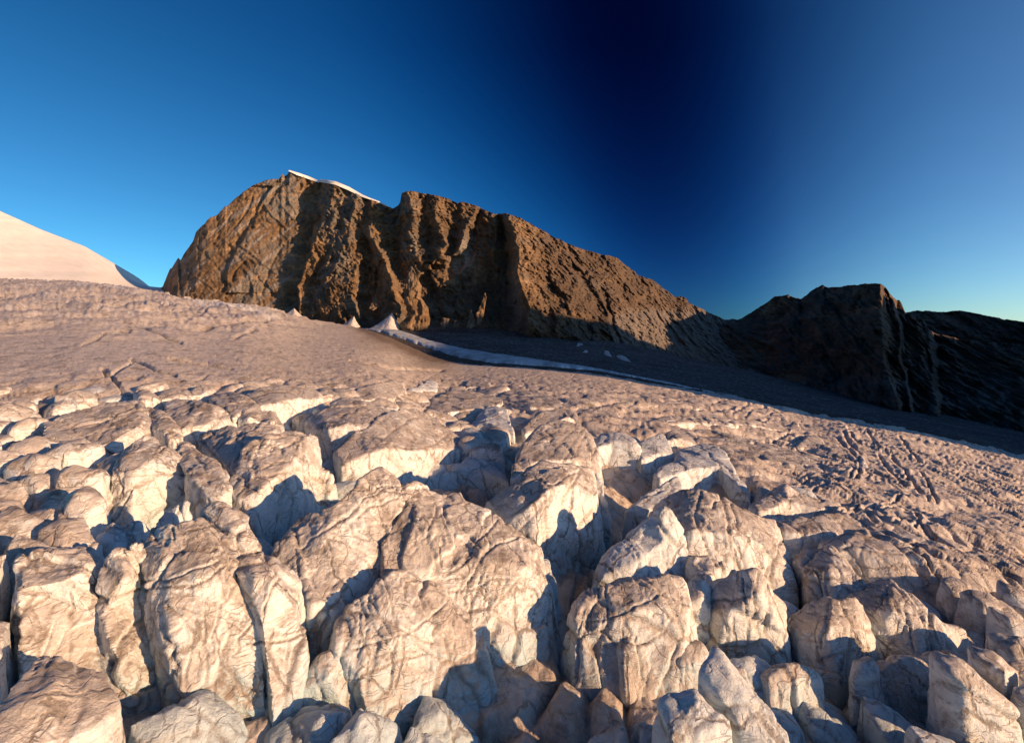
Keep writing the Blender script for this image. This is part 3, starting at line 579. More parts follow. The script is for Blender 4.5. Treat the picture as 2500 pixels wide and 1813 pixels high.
# the ridge outside the frame on the right whose shadow fills the basin
def side_ridge():
    line = [(1500, 1380, 200), (1400, 1290, 200), (1120, 1060, 140), (1020, 970, 40), (800, 765, 0), (805, 715, 75), (820, 630, 118), (820, 560, 112), (820, 500, 104), (820, 455, 135), (820, 422, 165), (820, 318, 195), (820, 250, 220), (820, 208, 222), (820, 100, 195), (820, 40, 188), (820, -18, 172), (820, -30, 45), (820, -120, 0)]
    nx, nt = 200, 30; s_ = np.linspace(0, len(line)-1, nx)
    lx = np.interp(s_, range(len(line)), [l[0] for l in line]); ly = np.interp(s_, range(len(line)), [l[1] for l in line]); lz = np.interp(s_, range(len(line)), [l[2] for l in line])
    lz = lz+6*fbm(np.stack([s_*1.5, s_*0, s_*0], 1), 4, 401)
    V = []
    for t in np.linspace(-1, 1, nt):
        base = -170; z = lz+(base-lz)*abs(t)**1.1; V.append(np.stack([lx+t*105, ly+t*10, z], 1))
    V = np.concatenate(V); V += 6*fbm(V*.02, 4, 402)[:, None]*np.array([1, 1, 0.3])
    o = mesh_obj("side_ridge", V, grid_faces(nx, nt), ROCK2, attrs={'pale': np.zeros(len(V))})
    tag(o, "rocky ridge beyond the right edge that shades the basin", kind='structure')
OCC = (150, 190, 200, 120)
side_ridge()
# ------------------------------------------------------------ snow cones, crags, patches
def mound(name, out, apex, D, depth, mat, label, cat, seed, attrs=False, amp=.6, group=None):
    """a leaning half-cone: outline columns/rows of its foot from left to right, apex, distance, depth in metres"""
    n = 48; rings = 26
    fx = np.linspace(out[0][0], out[-1][0], n); fy = lerp_pts(out, fx)
    foot = at(fx, fy, D-depth*np.sin(np.linspace(0, np.pi, n))); top = np.array(at(apex[0], apex[1], D+depth*.5))
    V = []
    for k in range(rings):
        t = k/(rings-1); p = foot*(1-t)+top*t
        p[:, 2] -= (abs(foot[0, 2]-top[2]))*.10*np.sin(np.pi*t)
        V.append(p)
    V = np.concatenate(V); V[:, 1] += amp*1.5*fbm(V*np.array([.35, .1, .05]), 4, seed)
    V[:, 2] += amp*.4*fbm(V*.3, 3, seed+1)
    # back half
    o = mesh_obj(name, V, grid_faces(n, rings), mat, attrs={'pale': np.zeros(len(V))} if attrs else None)
    return tag(o, label, cat, group)
DS = 800
mound("snow_cone", [(686, 772), (705, 782), (730, 786), (757, 786)], (718, 752), 845, 30, OLDSNOW, "low rounded sunlit snow cone, leftmost of three at the mountain foot", "snow cone", 501, amp=.4)
mound("snow_cone", [(826, 797), (850, 801), (873, 801), (880, 797)], (864, 772), 800, 26, OLDSNOW, "small peaked snow cone in the middle, beside the dark gully foot", "snow cone", 503)
mound("snow_cone", [(900, 803), (930, 812), (960, 812), (986, 806)], (957, 763), 775, 34, OLDSNOW, "tallest steep snow cone with brown streaks, rightmost of three", "snow cone", 505)
mound("scree_cone", [(1034, 806), (1050, 811), (1068, 808)], (1051, 798), 770, 10, SCREE, "tiny grey debris cone at the foot of the sunlit crag", "debris cone", 507)
# sunlit crags standing in front of the shaded wall: parts of the mountain
def crag(poly, D, thick, seed, ny=60):
    ys = np.array([p[1] for p in poly]); y0, y1 = ys.min(), ys.max()
    L = sorted([(p[1], p[0]) for p in poly if p[2] == 'l' or p[2] == 'b']); R = sorted([(p[1], p[0]) for p in poly if p[2] == 'r' or p[2] == 'b'])
    rows = np.linspace(y1, y0, ny); nx = 40; V = []
    for i, r in enumerate(rows):
        a = np.interp(r, [q[0] for q in L], [q[1] for q in L]); b = np.interp(r, [q[0] for q in R], [q[1] for q in R])
        a += 1.5*float(perlin(np.array([[r*.1, seed, 0]]))[0]); b += 1.5*float(perlin(np.array([[r*.1, seed, 9]]))[0])
        x = np.linspace(a-1, b+1, nx); s_ = np.linspace(-1, 1, nx); w = (b-a)/FPX*D
        d = D-thick*np.sqrt(np.clip(1-s_**2, 0, 1))*min(1, w/25)+i/ny*25
        V.append(at(x, np.full(nx, r), d))
    V = np.concatenate(V); V[:, 1] -= 3.0*ridged(V*np.array([.09, .02, .04]), 4, seed)-5*(worley(V*.12, seed)[2]-.5)
    return mesh_obj("crag", V, grid_faces(nx, ny), ROCK, parent=M1, attrs={'pale': np.zeros(len(V))})
crag([(1006, 651, 'b'), (997, 670, 'l'), (990, 700, 'l'), (988, 740, 'l'), (1000, 770, 'l'), (975, 792, 'l'), (985, 812, 'l'), (1014, 665, 'r'), (1030, 702, 'r'), (1026, 725, 'r'), (1044, 748, 'r'), (1050, 785, 'r'), (1047, 806, 'r'), (1015, 815, 'b')], 775, 16, 601)
crag([(1184, 715, 'b'), (1176, 740, 'l'), (1165, 765, 'l'), (1166, 792, 'l'), (1187, 725, 'r'), (1180, 770, 'r'), (1170, 795, 'b')], 745, 9, 603)
crag([(1150, 758, 'b'), (1146, 780, 'l'), (1140, 800, 'l'), (1158, 775, 'r'), (1160, 795, 'r'), (1148, 802, 'b')], 745, 8, 605)
crag([(918, 721, 'b'), (908, 738, 'l'), (902, 752, 'l'), (925, 738, 'r'), (926, 750, 'r'), (912, 758, 'b')], 800, 9, 607)
crag([(970, 735, 'b'), (966, 752, 'l'), (972, 775, 'l'), (978, 745, 'r'), (979, 765, 'r'), (975, 777, 'b')], 790, 7, 609)
crag([(1113, 780, 'b'), (1108, 790, 'l'), (1110, 797, 'l'), (1122, 788, 'r'), (1118, 798, 'b')], 745, 8, 611)
crag([(1083, 775, 'b'), (1077, 790, 'l'), (1079, 800, 'l'), (1097, 778, 'r'), (1090, 796, 'r'), (1082, 803, 'b')], 750, 8, 613)
def patch(pts, label, seed):
    # a lens of old snow lying on the scree
    P = basin_point([p[0] for p in pts], [p[1] for p in pts], 0.0)
    c = P.mean(0); V = []; n = len(P); k = 8
    m = 60; th = np.linspace(0, n, m, endpoint=False)
    ring = np.stack([np.interp(th, range(n+1), np.append(P[:, j], P[0, j])) for j in range(3)], 1)
    ring += 1.2*(ring-c)/np.linalg.norm(ring-c, axis=1)[:, None]*fbm(ring*.25, 3, seed)[:, None]
    for i in range(k):
        t = 1-i/(k-1); q = c+(ring-c)*t; q[:, 2] += -.8+1.6*(1-t**4)+.25*perlin(q*.3, seed); V.append(q)
    V = np.concatenate(V); F = [(i*m+j, i*m+(j+1) % m, (i+1)*m+(j+1) % m, (i+1)*m+j) for i in range(k-1) for j in range(m)]
    o = mesh_obj("snow_patch", V, F, PATCHSNOW); tag(o, label, "snow patch")
def Q(*p): return [(1380+x*.0882, 800+y*.0882) for x, y in p]
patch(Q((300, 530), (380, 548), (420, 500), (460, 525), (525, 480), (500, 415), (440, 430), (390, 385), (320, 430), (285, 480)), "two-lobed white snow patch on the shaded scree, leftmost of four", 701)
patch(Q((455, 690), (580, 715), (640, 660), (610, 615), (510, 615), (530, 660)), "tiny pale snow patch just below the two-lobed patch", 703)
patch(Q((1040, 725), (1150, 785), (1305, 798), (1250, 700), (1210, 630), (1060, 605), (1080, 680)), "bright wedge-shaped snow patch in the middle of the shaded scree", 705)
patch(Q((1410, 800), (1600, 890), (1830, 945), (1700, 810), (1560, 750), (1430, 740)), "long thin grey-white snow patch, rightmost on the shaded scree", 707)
# the two specks on the smooth ice
def person(px, py, hgt):
    g = place(px, py); g[2] = plane_z(g[0], g[1])-.1
    me = bpy.data.meshes.new("person"); s = hgt/1.75
    J = [(0, 0, .95), (0, 0, 1.2), (0, 0, 1.42), (0, 0, 1.55), (0, 0, 1.72), (.11, 0, .9), (.13, .02, .5), (.15, 0, .05), (.15, -.12, .03), (-.11, 0, .9), (-.14, -.05, .5), (-.17, .1, .05), (-.17, -.03, .03),
         (.2, 0, 1.4), (.28, 0, 1.12), (.26, -.12, .88), (-.2, 0, 1.4), (-.28, 0, 1.12), (-.26, -.12, .88)]
    E = [(0, 1), (1, 2), (2, 3), (3, 4), (0, 5), (5, 6), (6, 7), (7, 8), (0, 9), (9, 10), (10, 11), (11, 12), (2, 13), (13, 14), (14, 15), (2, 16), (16, 17), (17, 18)]
    R = [.17, .16, .17, .07, .11, .11, .08, .06, .05, .11, .08, .06, .05, .08, .06, .045, .08, .06, .045]
    me.from_pydata([(x*s, y*s, z*s) for x, y, z in J], E, [])
    o = bpy.data.objects.new("person", me); COL.objects.link(o)
    sk = o.modifiers.new("skin", 'SKIN'); lay = me.skin_vertices[0] if me.skin_vertices else None
    if lay is None:
        bm = bmesh.new(); bm.from_mesh(me); bm.verts.layers.skin.verify(); bm.to_mesh(me); bm.free(); lay = me.skin_vertices[0]
    for i, r in enumerate(R): lay.data[i].radius = (r*s, r*s*.9)
    lay.data[0].use_root = True
    o.modifiers.new("sub", 'SUBSURF').levels = 1
    m, nt, b = new_mat("violet_jacket"); b.inputs['Base Color'].default_value = (.10, .07, .17, 1); b.inputs['Roughness'].default_value = .8
    me.materials.append(m); o.location = tuple(g); o.rotation_euler = (0, 0, .6)
    tag(o, "tiny standing person in violet grey clothing beside a thin crevasse", "person")
person(510, 893, 1.75)
def boulder(px, py, r):
    g = place(px, py); bm = bmesh.new(); bmesh.ops.create_icosphere(bm, subdivisions=3, radius=r)
    for v in bm.verts:
        p = np.array([v.co])*1.7; v.co = v.co*(1+.3*float(perlin(p, 5)[0])); v.co.z *= 1.15
    me = bpy.data.meshes.new("boulder"); bm.to_mesh(me); bm.free(); me.materials.append(ROCK2)
    o = bpy.data.objects.new("boulder", me); COL.objects.link(o); o.location = (g[0], g[1], plane_z(g[0], g[1])+r*.5)
    tag(o, "small dark boulder standing alone on the smooth ice near the debris", "boulder")
boulder(1395, 917, .55)
for k_, (bx, by, br_, lb) in enumerate([]): pass
# ------------------------------------------------------------ seracs
ORG = {'A': (200, 860, .3086), 'B': (800, 860, .3086), 'C': (1400, 900, .3968), 'D': (200, 1200, .3086), 'E': (650, 1100, .3527), 'F': (1300, 1150, .4409)}
HS = 1.5
def conv(tagc, pts):
    ox, oy, s = ORG[tagc]
    return [(ox+s*p[0], oy+s*p[1], (p[2]*HS if len(p) > 2 else 0.0)) for p in pts]
# long joints and folds that the photo shows on the big blocks, cut into them as grooves
JOINTS = {
'D': [[(520,700),(700,690),(860,640),(1000,590),(1080,550)],[(560,760),(700,750),(860,740),(1000,690),(1130,580)],[(910,220),(1000,360),(1080,470),(1150,560),(1250,720),(1340,880),(1400,1060)],
 [(700,280),(720,380),(800,480)],[(1200,740),(1150,850),(1090,900),(1070,1000),(1030,1150),(1040,1350)],[(960,930),(970,1050),(960,1200),(1000,1300)],[(820,1020),(900,1150),(990,1270)],
 [(1350,1040),(1280,1110),(1240,1160),(1235,1260)],[(700,900),(780,980)],[(1560,680),(1500,760),(1450,900),(1420,1050)],[(1180,540),(1290,490),(1400,470)],[(1300,1200),(1450,1190),(1600,1170),(1730,1130)],
 [(330,520),(370,600),(450,690),(520,760)],[(240,970),(330,1080),(430,1200),(470,1290)],[(160,870),(300,800),(450,760)],[(400,1100),(500,1220),(560,1310)],[(1000,200),(1100,300),(1200,420),(1300,470)],[(60,700),(140,800),(230,950),(330,1150)]],
'E': [[(400,560),(560,450),(680,330),(800,280),(880,250)],[(230,680),(330,600),(420,540),(540,450)],[(400,590),(440,680),(520,790),(630,880)],[(440,590),(560,640),(690,690)],[(490,560),(600,680),(700,760)],
 [(580,500),(600,570),(700,610)],[(200,530),(220,700),(240,880)],[(970,370),(900,470),(820,560),(800,640),(800,830)],[(800,640),(900,700),(1000,745),(1040,680)],[(1000,440),(1060,560),(1110,640),(1160,740)],
 [(1180,400),(1120,560),(1110,620),(1160,700),(1180,830)],[(1210,500),(1260,640),(1310,800)],[(1330,500),(1400,590),(1480,690)],[(1600,480),(1480,620),(1400,720),(1330,800),(1250,850)],
 [(1740,590),(1600,640),(1500,720),(1430,860),(1350,980)],[(1180,830),(1300,830),(1420,730)],[(1290,970),(1420,960),(1500,930),(1560,880)],[(1750,880),(1650,1000),(1560,1120),(1430,1240)],
 [(1580,880),(1700,890),(1850,960),(1900,1050)],[(1560,1130),(1700,1200),(1820,1230),(1870,1290)],[(1360,1000),(1400,1100),(1410,1190)],[(800,900),(900,1030),(1020,1190)],
 [(850,880),(950,1000),(1080,1130),(1200,1200)],[(700,1000),(780,1130),(880,1300)],[(620,1040),(700,1150),(800,1290),(830,1340)],[(930,860),(1030,960),(1130,1110)],
 [(600,1370),(800,1310),(1000,1250),(1180,1120),(1240,1060)],[(1010,1230),(1060,1320),(1130,1400),(1230,1450)],[(640,1560),(900,1450),(1100,1400)],[(1140,1130),(1220,1280),(1260,1430),(1290,1580)],
 [(1150,940),(1220,1030),(1300,1130),(1420,1240)],[(700,300),(780,260),(870,250)],[(640,440),(740,380),(900,330)]],
'B': [[(1720,1150),(1710,1300),(1730,1450),(1740,1600)],[(1460,1280),(1600,1180),(1720,1120)],[(1680,1000),(1740,1060),(1990,940)],[(1850,1200),(1920,1060),(1990,950)],[(1540,1050),(1640,990),(1700,1020)],
 [(1540,800),(1660,700),(1820,620)],[(1760,820),(1860,700),(1960,600)],[(1860,860),(1940,730),(2030,600)],[(1940,870),(1990,750),(2040,640)],[(450,720),(600,750),(700,765),(830,740),(950,650)],
 [(270,870),(400,720),(540,600),(650,530),(760,490)],[(430,790),(520,870),(600,940)],[(820,930),(900,830),(960,700)],[(60,780),(200,640),(220,500),(200,400)],[(0,680),(100,690)],
 [(60,560),(160,470),(290,440)],[(400,450),(420,490),(330,560)],[(940,350),(900,430),(940,520)],[(1040,420),(1100,470),(1130,570),(1180,520),(1240,430)],[(1070,350),(1200,380)],
 [(1340,500),(1330,650),(1240,830)],[(1160,600),(1260,620),(1340,620)],[(1500,420),(1560,500),(1600,560)],[(280,300),(360,360)],[(1400,330),(1440,420)]],
'A': [[(180,900),(240,860),(350,820)],[(170,960),(300,980),(560,960),(800,970)],[(230,1180),(180,1050),(170,960)],[(1240,840),(1350,760),(1450,700),(1600,680)],[(1180,960),(1300,1050),(1430,1120)],
 [(1430,920),(1500,880),(1640,870)],[(1690,800),(1720,640),(1770,660)],[(1470,980),(1700,930)],[(960,700),(1060,820),(1130,980)],[(1290,650),(1250,800),(1180,980)],[(1000,670),(1140,640),(1280,680)],
 [(120,700),(200,600),(300,520),(360,500)],[(180,560),(300,480),(430,430)],[(60,600),(200,530)],[(360,530),(430,560),(500,600)],[(240,630),(330,570)],[(680,440),(800,410),(950,430)],[(1000,450),(1010,560)],
 [(1300,380),(1450,330),(1700,310)],[(1140,320),(1180,430),(1200,520)],[(880,780),(960,900),(1000,1050)]],
'F': [[(1040,130),(1080,280),(1090,420),(1150,550)],[(1100,180),(1130,300),(1190,380),(1130,520)],[(1370,370),(1330,500),(1300,590)],[(930,120),(900,260),(960,420),(1010,520)],
 [(740,200),(700,300),(760,380),(850,420)],[(260,830),(400,820),(560,760),(700,690),(730,670)],[(400,640),(415,730),(415,830)],[(260,900),(400,890),(430,930),(470,960)],
 [(570,620),(700,680),(860,740)],[(730,680),(800,800),(830,900)],[(500,800),(540,900)],[(520,960),(620,950),(720,900)],[(1170,600),(1180,750),(1190,850),(1180,1000)],[(1240,560),(1230,700),(1240,830)],
 [(1060,780),(1080,900),(1060,1000)],[(1310,760),(1290,900),(1380,1020)],[(1640,740),(1630,850),(1590,970)],[(1700,740),(1760,860),(1790,960)],[(1570,1060),(1700,1000),(1850,980)],
 [(1990,620),(1940,740),(1880,800)],[(2000,760),(2080,850),(2110,1000)],[(1850,760),(1990,740),(2100,800)],[(1730,400),(1800,500),(1850,620)],[(1720,470),(1820,590)]],
'C': [[(250,400),(230,560),(180,680)],[(330,430),(350,560),(300,640)],[(760,520),(860,480)],[(900,600),(920,700)],[(960,620),(990,740)],[(820,640),(760,720)],[(640,690),(560,800)],[(900,400),(1000,460),(1080,560)],[(1060,460),(1180,560),(1300,600)]]}
ALLJ = []
for _k, _ls in JOINTS.items():
    _ox, _oy, _s = ORG[_k]
    for _l in _ls: ALLJ.append([(_ox+_s*x, _oy+_s*y) for x, y in _l])
def joint_dist(co):
    y = np.maximum(co[:, 1], 1.0).astype(float); px = CX+FPX*co[:, 0]/y; py = HROW-FPX*co[:, 2]/y
    w = np.stack([px*.035, py*.035, px*0], 1); px = px+4.5*perlin(w, 881)+1.5*perlin(w*3.1, 883); py = py+4.5*perlin(w, 882)+1.5*perlin(w*3.1, 884)
    d = np.full(len(px), 1e3); x0, x1, y0, y1 = px.min()-20, px.max()+20, py.min()-20, py.max()+20
    for ln in ALLJ:
        xs = [p[0] for p in ln]; ys = [p[1] for p in ln]
        if max(xs) < x0 or min(xs) > x1 or max(ys) < y0 or min(ys) > y1: continue
        for (ax, ay), (bx, by) in zip(ln[:-1], ln[1:]):
            m = (px > min(ax, bx)-16) & (px < max(ax, bx)+16) & (py > min(ay, by)-16) & (py < max(ay, by)+16)
            if not m.any(): continue
            dx, dy = bx-ax, by-ay; t = np.clip(((px[m]-ax)*dx+(py[m]-ay)*dy)/(dx*dx+dy*dy), 0, 1)
            d[m] = np.minimum(d[m], np.hypot(px[m]-ax-t*dx, py[m]-ay-t*dy))
    return d
def displaced(me_in, vox, seed, rough=1.0):
    """numpy relief on a remeshed block; returns coords and crack mask"""
    n = len(me_in.vertices); co = np.empty(n*3, np.float32); me_in.vertices.foreach_get('co', co); co = co.reshape(-1, 3)
    no = np.empty(n*3, np.float32); me_in.vertices.foreach_get('normal', no); no = no.reshape(-1, 3)
    q = co.astype(np.float64)+seed*0.37
    ca, sa = math.cos(.55), math.sin(.55)
    fl = np.stack([(q[:, 0]*ca+q[:, 1]*sa)*.24, (q[:, 1]*ca-q[:, 0]*sa)*.085, q[:, 2]*.12], 1)
    fl = fl+.35*np.stack([perlin(q*.09, 815), perlin(q*.09, 816), perlin(q*.09, 817)], 1)
    d = 0.26*rough*fbm(q*.15, 2, 811)+.11*rough*ridged(fl, 2, 818, .5)+.07*rough*ridged(q*np.array([.5, .5, .22]), 3, 813, .5)
    w = q+2.2*np.stack([perlin(q*.16, 821), perlin(q*.16, 822), perlin(q*.16, 823)], 1)
    w = w+.25*np.stack([perlin(q*.9, 824), perlin(q*.9, 825), perlin(q*.9, 826)], 1)
    an = 0.5+.5*math.sin(seed*1.7); R = np.array([[math.cos(an), -math.sin(an), .15], [math.sin(an), math.cos(an), .1], [-.1, .1, 1]])
    # large joint-bounded slabs, each face tilted a little its own way
    f1, f2, iv = worley(w@R*np.array([.20, .10, .12])+3, 831)
    e = (f2-f1)
    crack = np.exp(-(e/.030)**2)*(iv > .25)
    d += (iv-.5)*.55*rough*sstep(0, .10, e)-.22*rough*np.exp(-(e/.05)**2)
    # a fan of long grooves running down the block
    gq = (w@R)*np.array([.85, .10, .16])
    gr = np.abs(perlin(gq, 833)); d += -.26*rough*np.exp(-(gr/.05)**2)*sstep(-.1, .3, perlin(q*.2, 834))
    crack = np.maximum(crack, .55*np.exp(-(gr/.035)**2)*sstep(-.05, .3, perlin(q*.2, 834)))
    if vox < .35:
        g1, g2, gv = worley((w@R)*np.array([.62, .26, .34]), 841)
        d += (gv-.5)*.14*rough*sstep(0, .12, g2-g1)-.06*rough*np.exp(-((g2-g1)/.07)**2)
        d += .045*fbm(q*1.7, 3, 851, .6)
    if vox < .22: d += .03*perlin(q*4.5, 861)
    jd = joint_dist(co); big = 1.0 if vox < .3 else .55
    wv_ = .55+.45*perlin(q*.5, 871)
    d += big*(-.34*np.exp(-(jd/2.2)**2)*wv_+.05*np.exp(-((jd-8)/5)**2))
    crack = np.maximum(crack, np.exp(-(jd/2.4)**2)*np.clip(wv_*1.5, 0, 1))
    crack = np.maximum(crack, .30*np.exp(-(jd/9)**2))
    co = co+no*d[:, None]
    return co, np.clip(crack, 0, 1)
def finish(verts, faces, name, vox, seed, rough=1.0, mat=None):
    me = bpy.data.meshes.new(name+"_rough"); me.from_pydata([tuple(map(float, v)) for v in verts], [], faces)
    bm = bmesh.new(); bm.from_mesh(me); bmesh.ops.recalc_face_normals(bm, faces=bm.faces); bm.to_mesh(me); bm.free()
    o = bpy.data.objects.new(name, me); COL.objects.link(o)
    r = o.modifiers.new("r", 'REMESH'); r.mode = 'VOXEL'; r.voxel_size = vox
    sm = o.modifiers.new("s", 'SMOOTH'); sm.iterations = 2; sm.factor = .5
    dg = bpy.context.evaluated_depsgraph_get(); ev = o.evaluated_get(dg); em = bpy.data.meshes.new_from_object(ev)
    o.modifiers.clear()
    if len(em.polygons) < 12: return None
    co, crack = displaced(em, vox, seed, rough)
    # drop what lies deep under the ice
    nf = len(em.polygons); ls = np.empty(nf*4, np.int32); vi = np.empty(len(em.loops), np.int32); em.loops.foreach_get('vertex_index', vi)
    lt = np.empty(nf, np.int32); em.polygons.foreach_get('loop_total', lt)
    if (lt == 4).all():
        F = vi.reshape(-1, 4)
        pz = plane_z(co[:, 0].astype(float), co[:, 1].astype(float)); yy_ = np.maximum(co[:, 1], 1).astype(float); fd = floor_drop(CX+FPX*co[:, 0]/yy_, HROW-FPX*pz/yy_)
        low = co[:, 2] < pz-fd-1.0
        no = np.empty(len(co)*3, np.float32); em.vertices.foreach_get('normal', no); no = no.reshape(-1, 3)
        away = (no*co).sum(1)/np.linalg.norm(co, axis=1); low |= (away > .45) & (co[:, 2] < pz-3.5)
        keep = ~(low[F].all(1)); F = F[keep]
        used = np.unique(F); mp = np.full(len(co), -1); mp[used] = np.arange(len(used)); F = mp[F]; co = co[used]; crack = crack[used]
        base = co.mean(0).copy(); base[2] = co[:, 2].min()
        bpy.data.objects.remove(o)
        ob = mesh_obj(name, co-base, F, mat or ICE, attrs={'crack': crack, 'soil_shade': np.zeros(len(co)), 'deep': sstep(2.5, 9, plane_z(co[:, 0].astype(float), co[:, 1].astype(float))-co[:, 2])}); ob.location = tuple(map(float, base))
        bpy.data.meshes.remove(em); return ob
    return o
FOOTPRINTS = []
NTRI = 0
def serac(tagc, label, back, front, foot, inner=(), lean=None, drop=None, rough=1.0, mat=None):
    global NTRI
    if lean is None: lean = .22 if max(p[1]*ORG[tagc][2]+ORG[tagc][1] for p in back) < 1330 else .55
    B, Fr, Ft, In = conv(tagc, back), conv(tagc, front), conv(tagc, foot), conv(tagc, inner)
    fp = [place(*p) for p in Fr]
    fx = [p[0] for p in Fr]; fy = [p[1] for p in fp]; fz = [p[2] for p in fp]
    o_ = np.argsort(fx); fxs = np.array(fx)[o_]; fys = np.array(fy)[o_]; fzs = np.array(fz)[o_]
    foot3 = []
    for (x, y, h) in Ft:
        yd = np.interp(x, fxs, fys); zd = np.interp(x, fxs, fzs); v = (HROW-y)/FPX
        # a wall that leans back: solve depth so that depth = rim depth - lean*(rim height - foot height)
        D = (yd-lean*zd)/(1-lean*v) if abs(1-lean*v) > .2 else yd
        D = min(D, yd-.2)
        foot3.append(np.array([(x-CX)/FPX*D, D, v*D]))
    out2 = [Fr[0]]+B+[Fr[-1]]+Ft[::-1]
    out3 = [fp[0]]+[place(*p) for p in B]+[fp[-1]]+foot3[::-1]
    in2 = Fr[1:-1]+In; in3 = fp[1:-1]+[place(*p) for p in In]
    P2 = [Vector((p[0], -p[1])) for p in out2+in2]; P3 = np.array(out3+in3); n = len(out2); nf = len(Fr)-2
    edges = [(i, (i+1) % n) for i in range(n)]
    if nf > 0:
        chain = [0]+list(range(n, n+nf))+[len(B)+1]
        edges += list(zip(chain[:-1], chain[1:]))
    vv, ee, ff, ov, oe, of = delaunay_2d_cdt(P2, edges, [], 1, 1e-5)
    T3 = []
    for i, v in enumerate(vv):
        if ov[i]: T3.append(P3[ov[i]].mean(0) if len(ov[i]) > 1 else P3[ov[i][0]])
        else:
            d = [((v-p).length, k) for k, p in enumerate(P2)]; d.sort(); (d0, k0), (d1, k1), (d2_, k2) = d[:3]
            w = np.array([1/(d0+.1), 1/(d1+.1), 1/(d2_+.1)]); T3.append((P3[[k0, k1, k2]]*w[:, None]).sum(0)/w.sum())
    T3 = np.array(T3); m = len(T3)
    # boundary edges of the triangulation
    cnt = {}
    for f in ff:
        for a, b in zip(f, f[1:]+f[:1]): cnt[(a, b)] = cnt.get((a, b), 0)+1
    bd = [(a, b) for (a, b) in cnt if (b, a) not in cnt]
    cen = T3.mean(0); dist = cen[1]
    bot = T3.copy(); bset = {a for e in bd for a in e}
    for i in range(m):
        gp = float(plane_z(T3[i, 0], T3[i, 1]))
        if i in bset:
            dv = T3[i, :2]-cen[:2]; L = np.linalg.norm(dv)+1e-6; bot[i, :2] += dv/L*min(2.6, .25*L+.5)*(.35 if T3[i, 1] < cen[1] else 1)
        bot[i, 2] = min(gp-14, T3[i, 2]-3)
    sh = T3.copy()
    for i in bset:
        far = T3[i, 1] > np.interp(T3[i, 0], np.array([p[0] for p in fp])[np.argsort([p[0] for p in fp])], np.array([p[1] for p in fp])[np.argsort([p[0] for p in fp])])
        k = min(1.6, .22*(T3[:, 0].max()-T3[:, 0].min()))*(1 if far else .15)
        dv = T3[i, :2]-cen[:2]; L = np.linalg.norm(dv)+1e-6; sh[i, :2] += dv/L*k*.35; sh[i, 1] += k*.8; sh[i, 2] -= k*.35
        bot[i, :2] += (sh[i, :2]-T3[i, :2])
    V = np.concatenate([T3, bot, sh]); F = [tuple(f) for f in ff]+[tuple(i+m for i in f[::-1]) for f in ff]+[(b, a, a+2*m, b+2*m) for a, b in bd]+[(b+2*m, a+2*m, a+m, b+m) for a, b in bd]
    vox = max(.11, min(.6, dist*.0030))
    ob = finish(V, F, "serac", vox, len(FOOTPRINTS)+1, rough*(1.0 if dist < 90 else .85), mat=mat)
    if ob is None: print("empty serac", label); return
    NTRI += 2*len(ob.data.polygons)
    tag(ob, label, "ice block", None); LANDMARKS.append((label, float(np.mean([p[0] for p in out2])), float(np.mean([p[1] for p in out2])), ob))
    FOOTPRINTS.append(np.array([p[:2] for p in T3[[i for i in sorted(bset)]]]) if False else [tuple(T3[a][:2]) for a, b in bd])
    FP_TRI.extend([[tuple(T3[k][:2]) for k in f] for f in ff])
    return ob
FP_TRI = []
LANDMARKS = []
S = serac
# ---- lower left (nearest)
S('D', "big fissured ice block at lower left with a dark crack on its right side", [(505, 560, 0), (505, 420, .4), (530, 300, .8), (620, 262, 1.4), (750, 240, 1.9), (880, 208, 2.2), (960, 290, 1.8), (1060, 440, 1.2), (1140, 545, .6)],
  [(530, 760, -.6), (700, 740, 0), (1000, 660, .5), (1185, 590, .3)], [(800, 1640), (1100, 1750), (1330, 1750), (1450, 1700), (1400, 1060)], inner=[(640, 560, .6), (900, 480, 1.2)])
S('D', "sloping slab of ice right of the dark crack at lower left", [(945, 190, 1.2), (1000, 140, 1.8), (1060, 105, 2.2), (1140, 155, 2), (1240, 245, 1.6), (1330, 370, 1), (1410, 450, .4)],
  [(1010, 330, .8), (1100, 450, .7), (1180, 560, .4), (1300, 490, .3), (1425, 495, -.1)], [(1185, 640), (1440, 570)])
S('D', "rounded bright ice dome below the sloping slab at lower left", [(1200, 540, 0), (1290, 485, .4), (1400, 480, .5), (1480, 540, .3), (1560, 640, -.2), (1640, 760, -.9)],
  [(1215, 640, 0), (1350, 640, .5), (1500, 700, .4), (1600, 790, -.2), (1680, 900, -1.3)], [(1420, 1070), (1500, 1750), (1640, 1600), (1735, 1250)])
S('D', "leaning ice slab with a small horn beside the dirt-filled gully at lower left", [(150, 600, 0), (190, 540, .4), (270, 480, .8), (340, 500, .6), (435, 392, 1.4), (460, 500, .4), (480, 640, -.6)],
  [(150, 720, -.5), (300, 700, 0), (470, 780, -1.6)], [(160, 960), (260, 1300), (380, 1700), (640, 1700), (560, 1100)])
S('D', "pale ice slab at the extreme lower left edge", [(-500, 520, .4), (-200, 480, .4), (-60, 460, .3), (30, 580, 0)], [(-500, 760, 0), (-150, 700, 0), (0, 640, 0), (60, 700, -.6)], [(-500, 1700), (150, 1750), (390, 1600), (130, 1000)])
S('D', "jagged shaded ice pinnacles standing in the crevasse at lower left", [(95, 450, -2), (130, 380, -1.4), (190, 300, -.9), (240, 250, -.4), (270, 290, -.8), (330, 280, -.9), (400, 258, -.6), (440, 300, -1.2), (465, 370, -2)],
  [(110, 480, -2.4), (250, 420, -1.6), (420, 420, -1.9), (460, 450, -2.4)], [(140, 600), (280, 600), (440, 620)], mat=ICE2)
